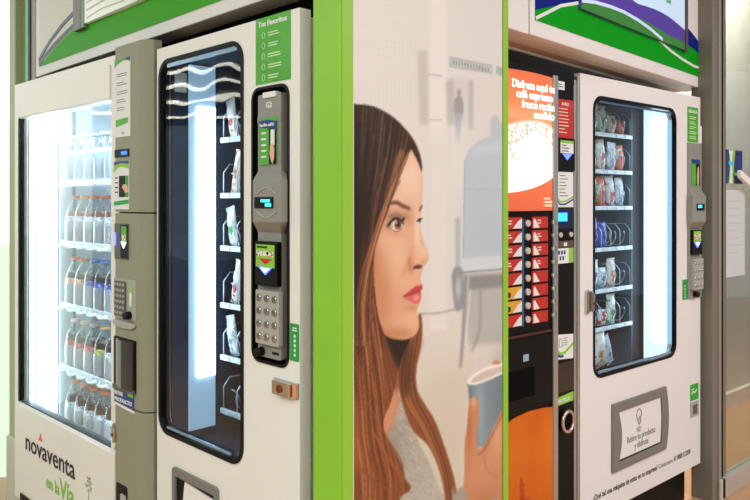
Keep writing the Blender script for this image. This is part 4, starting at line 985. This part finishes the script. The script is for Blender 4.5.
pst = bowed('lit_poster', X(-.52), X(-.168), 1.327, 1.79, .022, poster_mat(), cm)
WT = mat('lit_white_lettering', (255, 255, 255), .4, emit=1.1, ergb=(255, 246, 236))
for k, (s_, xl, w_) in enumerate((('Disfruta aquí tu', -.425, .232), ('café espresso', -.402, .200), ('fresco recién', -.372, .180), ('molido', -.306, .112))):
    text(s_, X(xl), 1.732-k*.0315, -.0275, .037, WT, pst, bold=.0007, fit=w_)
text('26', X(-.225), 1.343, -.022, .05, mat('poster_pale_ink', (255, 190, 150), .5, emit=.6, ergb=(255, 190, 150)), pst, sx=.8, bold=.001) if False else bars(MB(), X(-.24), 1.372, .045, 3, .012, -.024, -.019, .007).done('poster_mark', mat('poster_pale_ink', (255, 190, 150), .5, emit=.6, ergb=(255, 190, 150)), pst)
# selection rows
for j in range(8):
    z1 = 1.306-j*.0462; z0 = z1-.039
    for side, (x0, x1) in enumerate(((-.52, -.343), (-.286, -.196))):
        xs = max(x0, -.43)
        y_ = side == 0 and j in (5, 6)
        c_ = MB().prism(rect(X(xs), X(x1), z0, z1), -.006, 0).done('selection_card', YEL if y_ else RED, cm, .0015)
        # white cup wedge on the card
        if side == 0: MB().prism([(X(x1)-.002, z0+.002), (X(x1)-.002, z1-.004), (X(x1)-.022, z1-.014), (X(x1)-.050, z0+.002)], -.0068, -.006).done('card_wedge', PAPER, c_)
        else: MB().prism([(X(x0)+.006, z0+.002), (X(x0)+.006, z1-.008), (X(x0)+.014, z1-.006), (X(x0)+.040, z0+.002)], -.0068, -.006).done('card_wedge', PAPER, c_)
        if j < 4: bars(MB(), X(x1)-.062 if side else X(x1)-.075, z1-.010, .022, 2, .009, -.0068, -.006, .004, j).done('card_print', mat('card_cream', (236, 214, 190), .5), c_)
        if y_: MB().prism(rr(X(x1)-.115, X(x1)-.06, z0+.006, z0+.024, .008), -.0068, -.006).done('card_mark', INKD, c_)
    for bx in (-.311, -.158):
        kb = MB().cyl((X(bx), 0, z0+.018), (X(bx), -.010, z0+.018), .0125, .011, 16).done('selection_button', mat('button_cream', (216, 206, 190), .3, metal=.3), cm)
MB().box(X(-.340), X(-.330), -.004, 0, .94, 1.30).done('blue_guide', mat('guide_blue', (40, 90, 130), .3), cm)
box('tray_ledge', X(-.50), X(-.175), -.006, 0, .905, .914, mat('ledge_maroon', (70, 30, 28), .4), cm)
bay = plate('cup_bay', rect(X(-.50), X(-.168), .66, .90), -.004, 0, BLACK, cm)
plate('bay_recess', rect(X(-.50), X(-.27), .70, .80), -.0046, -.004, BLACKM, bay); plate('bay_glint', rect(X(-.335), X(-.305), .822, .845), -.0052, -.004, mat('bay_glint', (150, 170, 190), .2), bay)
# orange lower door with a curved top edge
def lower_mat():
    m = bpy.data.materials.new('orange_splash_print'); m.use_nodes = True; nt = m.node_tree; b = nt.nodes['Principled BSDF']
    tc = nt.nodes.new('ShaderNodeTexCoord'); n = nt.nodes.new('ShaderNodeTexNoise'); n.inputs['Scale'].default_value = 5; n.inputs['Detail'].default_value = 5
    r = nt.nodes.new('ShaderNodeValToRGB'); r.color_ramp.elements[0].position = .35; r.color_ramp.elements[0].color = (*lin((206, 92, 2)), 1); r.color_ramp.elements[1].position = .65; r.color_ramp.elements[1].color = (*lin((218, 112, 12)), 1)
    n2 = nt.nodes.new('ShaderNodeTexNoise'); n2.inputs['Scale'].default_value = 30; n2.inputs['Detail'].default_value = 3
    sp = nt.nodes.new('ShaderNodeSeparateXYZ')
    for k in (n, n2, sp): nt.links.new(tc.outputs['Object'], k.inputs[0])
    nt.links.new(n.outputs['Fac'], r.inputs[0])
    def M(op, a, b_):
        q_ = nt.nodes.new('ShaderNodeMath'); q_.operation = op
        for i, v in enumerate((a, b_)):
            if isinstance(v, (int, float)): q_.inputs[i].default_value = v
            else: nt.links.new(v, q_.inputs[i])
        return q_.outputs[0]
    dx = M('MULTIPLY', M('ABSOLUTE', M('SUBTRACT', sp.outputs[0], X(-.35)), 0), 2.4)
    dz = M('MULTIPLY', M('SUBTRACT', sp.outputs[2], .30), 2.2)
    f = M('GREATER_THAN', M('SUBTRACT', n2.outputs['Fac'], M('ADD', dx, dz)), .28)
    mx = nt.nodes.new('ShaderNodeMix'); mx.data_type = 'RGBA'; nt.links.new(M('MULTIPLY', f, .8), mx.inputs[0]); nt.links.new(r.outputs[0], mx.inputs[6]); mx.inputs[7].default_value = (*lin((176, 50, 22)), 1)
    nt.links.new(mx.outputs[2], b.inputs['Base Color']); b.inputs['Roughness'].default_value = .4
    return m
plate('lower_door', [(X(-.52), .13), (X(-.168), .13), (X(-.168), .640), (X(-.22), .646), (X(-.30), .650), (X(-.38), .642), (X(-.45), .625), (X(-.52), .60)], -.006, 0, lower_mat(), cm)
# aluminium uprights and pay column
plate('upright', rect(X(-.168), X(-.140), .12, 1.80), -.010, .0, ALU, cm, bevel=.003)
plate('upright', rect(X(-.0335), X(-.028), .12, 1.78), -.004, .0, ALU, cm, bevel=.003)
a, b_ = X(-.1375), X(-.036)
sp_ = plate('price_sticker', rect(a+.004, a+.048, 1.755, 1.785), -.001, 0, PAPER, cm); bars(MB(), a+.008, 1.776, .034, 2, .008, -.0016, -.001, .004).done('small_print', INK, sp_)
rp = plate('red_notice', rect(a, b_, 1.585, 1.722), -.0015, 0, RED, cm); text('AVISO', (a+b_)/2, 1.700, -.002, .016, PAPER, rp, 'CENTER', bold=.0003)
bars(MB(), a+.012, 1.690, .062, 8, .012, -.0021, -.0015, .003, 5).done('small_print', mat('card_cream', (236, 214, 190), .5), rp)
rd = plate('card_reader', rr(a, b_, 1.468, 1.582, .004), -.008, 0, BLACK, cm)
plate('reader_screen', rect(a+.012, b_-.01, 1.530, 1.575), -.009, -.008, PAPER, rd); plate('green_corner', rect(a+.012, b_-.01, 1.566, 1.575), -.0098, -.009, INKG, rd); bars(MB(), a+.02, 1.560, .045, 3, .010, -.0097, -.009, .004).done('small_print', INK, rd)
plate('lit_arrow', [(a+.024, 1.528), (b_-.02, 1.528), ((a+b_)/2+.002, 1.506)], -.010, -.008, LEDB, rd)
wn = plate('white_notice', rect(a, b_, 1.338, 1.464), -.0015, 0, PAPER, cm); bars(MB(), a+.016, 1.452, .052, 7, .012, -.0021, -.0015, .003, 8).done('small_print', INK, wn)
MB().strip([(a+.001, 1.374), (a+.02, 1.358), (a+.05, 1.358), (b_-.001, 1.376)], -.0021, -.0015, .006).done('green_swoosh', INKG, wn)
MB().strip([(a+.001, 1.362), (a+.02, 1.348), (a+.05, 1.348), (b_-.002, 1.366)], -.0021, -.0015, .006).done('blue_swoosh', BLUE, wn)
dsp = plate('display', rect(a, b_, 1.262, 1.334), -.003, 0, mat('display_dark', (10, 16, 50), .2), cm); plate('readout', rect(a+.004, a+.060, 1.288, 1.318), -.004, -.003, mat('bright_blue_display', (40, 120, 220), .3, emit=3, ergb=(40, 150, 255)), dsp)
for x in (a+.018, b_-.020): MB().cyl((x, 0, 1.240), (x, -.008, 1.240), .009, n=14).done('menu_button', mat('button_cream', (216, 206, 190), .3, metal=.3), cm)
cp2 = plate('coin_plate', rr(a, b_, 1.196, 1.218, .003), -.006, 0, mat('bronze_plate', (120, 100, 84), .3, metal=.6), cm); plate('coin_slot', rect(a+.035, a+.055, 1.200, 1.212), -.0068, -.006, PAPER, cp2)
ck_ = plate('coin_notice', rect(a, b_, 1.138, 1.192), -.0015, 0, PAPER, cm); plate('green_side', rect(b_-.028, b_, 1.138, 1.192), -.0022, -.0015, INKG, ck_)
mb = MB()
for i in range(5): mb.box(a+.008+(i % 3)*.017+(i//3)*.008, a+.018+(i % 3)*.017+(i//3)*.008, -.0022, -.0015, 1.170-(i//3)*.020, 1.184-(i//3)*.020)
mb.done('coin_pictures', BLUE, ck_)
cn = plate('cup_notice', [(a, .800), (b_, .792), (b_, .880), (a, .888)], -.0015, 0, PAPER, cm)
MB().strip([(a+.001, .832), (a+.02, .818), (a+.05, .820), (b_-.002, .846)], -.0022, -.0015, .010).done('green_swoosh', INKG, cn)
MB().strip([(a+.001, .818), (a+.02, .808), (a+.04, .808)], -.0022, -.0015, .008).done('blue_swoosh', BLUE, cn)
MB().tube([(a+.012, -.002, .842), (a+.014, -.002, .872), (a+.030, -.002, .872), (a+.032, -.002, .842)], .0012, 4, closed=True).done('cup_drawing', INK, cn)
bars(MB(), a+.040, .872, .034, 4, .008, -.0022, -.0015, .0025, 4).done('small_print', INK, cn)
plate('service_window', rect(a, b_, .680, .785), -.002, 0, mat('smoked_brown', (44, 36, 32), .2), cm)
gn = plate('green_notice', [(a, .636), (b_, .640), (b_, .672), (a, .664)], -.002, 0, INKG, cm)
text('RECICLA', a+.004, .645, -.0025, .017, PAPER, gn, sx=1.1, bold=.0004)
MB().tube([((a+b_)/2+.034*math.cos(2*PI*i/24), -.014, .575+.036*math.sin(2*PI*i/24)) for i in range(24)], .0065, 8, closed=True).done('return_ring', mat('ring_pink_steel', (206, 176, 166), .25, metal=.7), cm)
MB().cyl(((a+b_)/2, 0, .575), ((a+b_)/2, -.010, .575), .030, n=20).done('return_cup', BLACKM, cm)

# ================================================================== right end: post and glass partition
ep = MB(); FG = 'G'
tp = mat('taupe_metal', (120, 113, 100), .45, noise=.02, nscale=8)
pst2 = thing('partition_post', 'tall taupe metal post between the right snack machine and the glass partition', 'post', W('G', -.095, .0, 0), R(41.55))
box('post_face', .0, .052, .0, .10, .0, 3.2, tp, pst2, .004); box('post_edge', .053, .080, -.006, .10, 0, 3.2, mat('taupe_metal_light', (140, 134, 120), .4), pst2, .003)
box('post_gap', .081, .090, .004, .10, 0, 3.2, BLACK, pst2)
box('foot_shim', .05, .075, -.014, -.006, 0, .09, mat('shim_cream', (200, 190, 170), .6), pst2)
gp = thing('glass_partition', 'aluminium framed glass partition at the right edge standing on the tan floor', 'partition', *base('G'))
box('bottom_rail', .0, 1.4, -.02, .03, .0, .092, mat('rail_aluminium', (196, 188, 176), .35, metal=.3), gp, .003)
box('rail_end', -.008, .0, -.015, .03, .0, .085, BLACK, gp)
box('frame_stile', -.0, .010, -.002, .02, .092, 3.15, BLACK, gp); box('frame_stile', .010, .022, -.004, .02, .092, 3.15, mat('taupe_metal_light', (140, 134, 120), .4), gp, .002)
box('glazing_bead', .022, .034, -.003, .02, .10, 3.15, mat('brown_bead', (96, 80, 66), .5), gp)
box('glass_pane', .034, 1.4, .006, .012, .092, 3.15, clear('partition_glass', (225, 228, 224), .03), gp)
# room behind the partition
struct(MB().box(.0, 2.2, .62, .66, .0, 3.2).done('wall_right', mat('pale_grey_wall', (206, 205, 196), .8), None, loc=base('G')[0], rot=base('G')[1]))  # plain pale grey wall colour
struct(MB().box(.0, 2.2, .59, .62, .0, .10).done('baseboard_right', mat('baseboard_white', (225, 222, 214), .5), None, loc=base('G')[0], rot=base('G')[1]))
sgn = thing('glass_sign', 'blue and green notice with a white figure stuck on the partition glass', 'sign', W('G', .040, .005, 1.442), R(41.55))
bd = box('sign_board', 0, .19, -.003, 0, 0, .158, BLUE, sgn)
plate('green_field', [(.042, .158), (.11, .158), (.092, .08), (.10, 0), (.034, 0), (.05, .07)], -.0036, -.003, INKG, bd)
plate('white_figure', [(.035, .155), (.085, .155), (.072, .125), (.070, .09), (.080, 0), (.045, 0), (.054, .09), (.050, .125)], -.0042, -.0036, PAPER, bd)
MB().prism(rr(.032, .088, .085, .105, .008), -.005, -.0042).done('figure_band', mat('aqua_ink', (90, 190, 220), .5), bd)
plate('navy_panel', rect(.115, .19, 0, .158), -.0036, -.003, mat('navy_ink', (22, 34, 110), .45), bd)
for x in (.135, .168): MB().cyl((x, -.0036, .142), (x, -.0046, .142), .006, n=12).done('sign_eyelet', BLACK, bd)
fs_ = thing('frosted_notice_sheet', 'pale frosted sheet with faint print on the partition glass below the blue sign', 'sheet', W('G', .054, .005, 1.003), R(41.55))
sh_ = box('sheet_film', 0, .21, -.001, 0, 0, .41, mat('sheet_pale', (205, 207, 204), .6), fs_); bars(MB(), .02, .36, .16, 8, .035, -.0014, -.001, .006, 9).done('faint_print', mat('faint_ink', (190, 192, 190), .6), sh_)
bar_ = thing('door_pull_bar', 'white slanted pull bar crossing the glass beside the blue sign', 'pull bar', W('G', .115, -.03, 1.490), R(41.55))
MB().prism([(0, -.020), (.45, -.19), (.45, -.150), (0, .016)], -.010, .010).done('bar_body', mat('white_bar', (236, 234, 228), .4), bar_, .004)
MB().cyl((.02, .012, -.004), (.02, .034, -.004), .008, n=12).done('bar_mount', ALU, bar_)

# ================================================================== lamps of the hall
tubes = [(-8.4, 3.9), (-9.7, 4.3), (-11.2, 4.6), (-13.4, 5.0)]
TUBE = mat('ceiling_tube', (255, 255, 255), .4, emit=7, ergb=(255, 246, 228))
first = None
for k, (x, y) in enumerate(tubes):  # fixed under the ceiling
    lab_ = 'long white tube lamp seen as a streak in the left machine glass'
    if first is None:
        first = thing('ceiling_lamp', lab_, 'lamp', (x, y, 3.2), 0, 'ceiling tube lamps')
        box('lamp_tray', -.03, .03, -2.6, 2.6, -.04, 0, PAPER, first); MB().cyl((0, -2.5, -.062), (0, 2.5, -.062), .026, n=12).done('tube', TUBE, first)
    else: dup(first, (x, y, 3.2), 0, lab_, 'ceiling tube lamps')
def area_light(name, loc, rot, sx, sy, e, c):
    l = bpy.data.lights.new(name, 'AREA'); l.shape = 'RECTANGLE'; l.size = sx; l.size_y = sy; l.energy = e; l.color = c
    o = bpy.data.objects.new(name, l); col.objects.link(o); o.location = loc; o.rotation_euler = rot; return o
area_light('hall_light', (0, -1.6, 3.15), (0, 0, 0), 5, 3, 200, (.90, .99, 1.02))
area_light('hall_light', (-3.6, .2, 3.15), (0, 0, 0), 3, 4, 120, (.85, 1, 1))
area_light('hall_light', (3.2, .4, 3.15), (0, 0, 0), 3, 4, 165, (.95, .98, 1.04))
area_light('partition_fill_light', (2.14, 4.26, 3.1), (0, 0, R(41.5)), 1.6, .4, 115, (1, .95, .88))  # unseen fill added to brighten the wall behind the glass

# turn lettering into meshes
bpy.context.view_layer.update()
dg = bpy.context.evaluated_depsgraph_get()
for o in [o for o in col.objects if o.type == 'FONT']:
    me_ = bpy.data.meshes.new_from_object(o.evaluated_get(dg)); me_.name = o.name
    n_ = bpy.data.objects.new('lettering' if 'logo' not in o.name else 'logo_lettering', me_); col.objects.link(n_)
    n_.parent = o.parent; n_.location = o.location; n_.rotation_euler = o.rotation_euler; n_.scale = o.scale
    bpy.data.objects.remove(o)

w = bpy.data.worlds.new('hall_surroundings'); sc.world = w; w.use_nodes = True
bg_ = w.node_tree.nodes['Background']; bg_.inputs[0].default_value = (.93, .96, 1, 1); bg_.inputs[1].default_value = .40

cam = bpy.data.cameras.new('camera'); co = bpy.data.objects.new('camera', cam); col.objects.link(co)
co.location = (0, 0, 1.36); co.rotation_euler = (R(90), 0, 0)
cam.sensor_width = 36; cam.lens = 36*735/750; cam.shift_y = -(250-201)/750.; cam.clip_start = .05
sc.camera = co
sc.view_settings.view_transform = 'Standard'; sc.view_settings.look = 'None'; sc.view_settings.gamma = 1; sc.view_settings.use_curve_mapping = False
sc.view_settings.exposure = 0.0
sc.cycles.use_denoising = True
sc.cycles.transparent_max_bounces = 16; sc.cycles.max_bounces = 8; sc.cycles.sample_clamp_indirect = 6
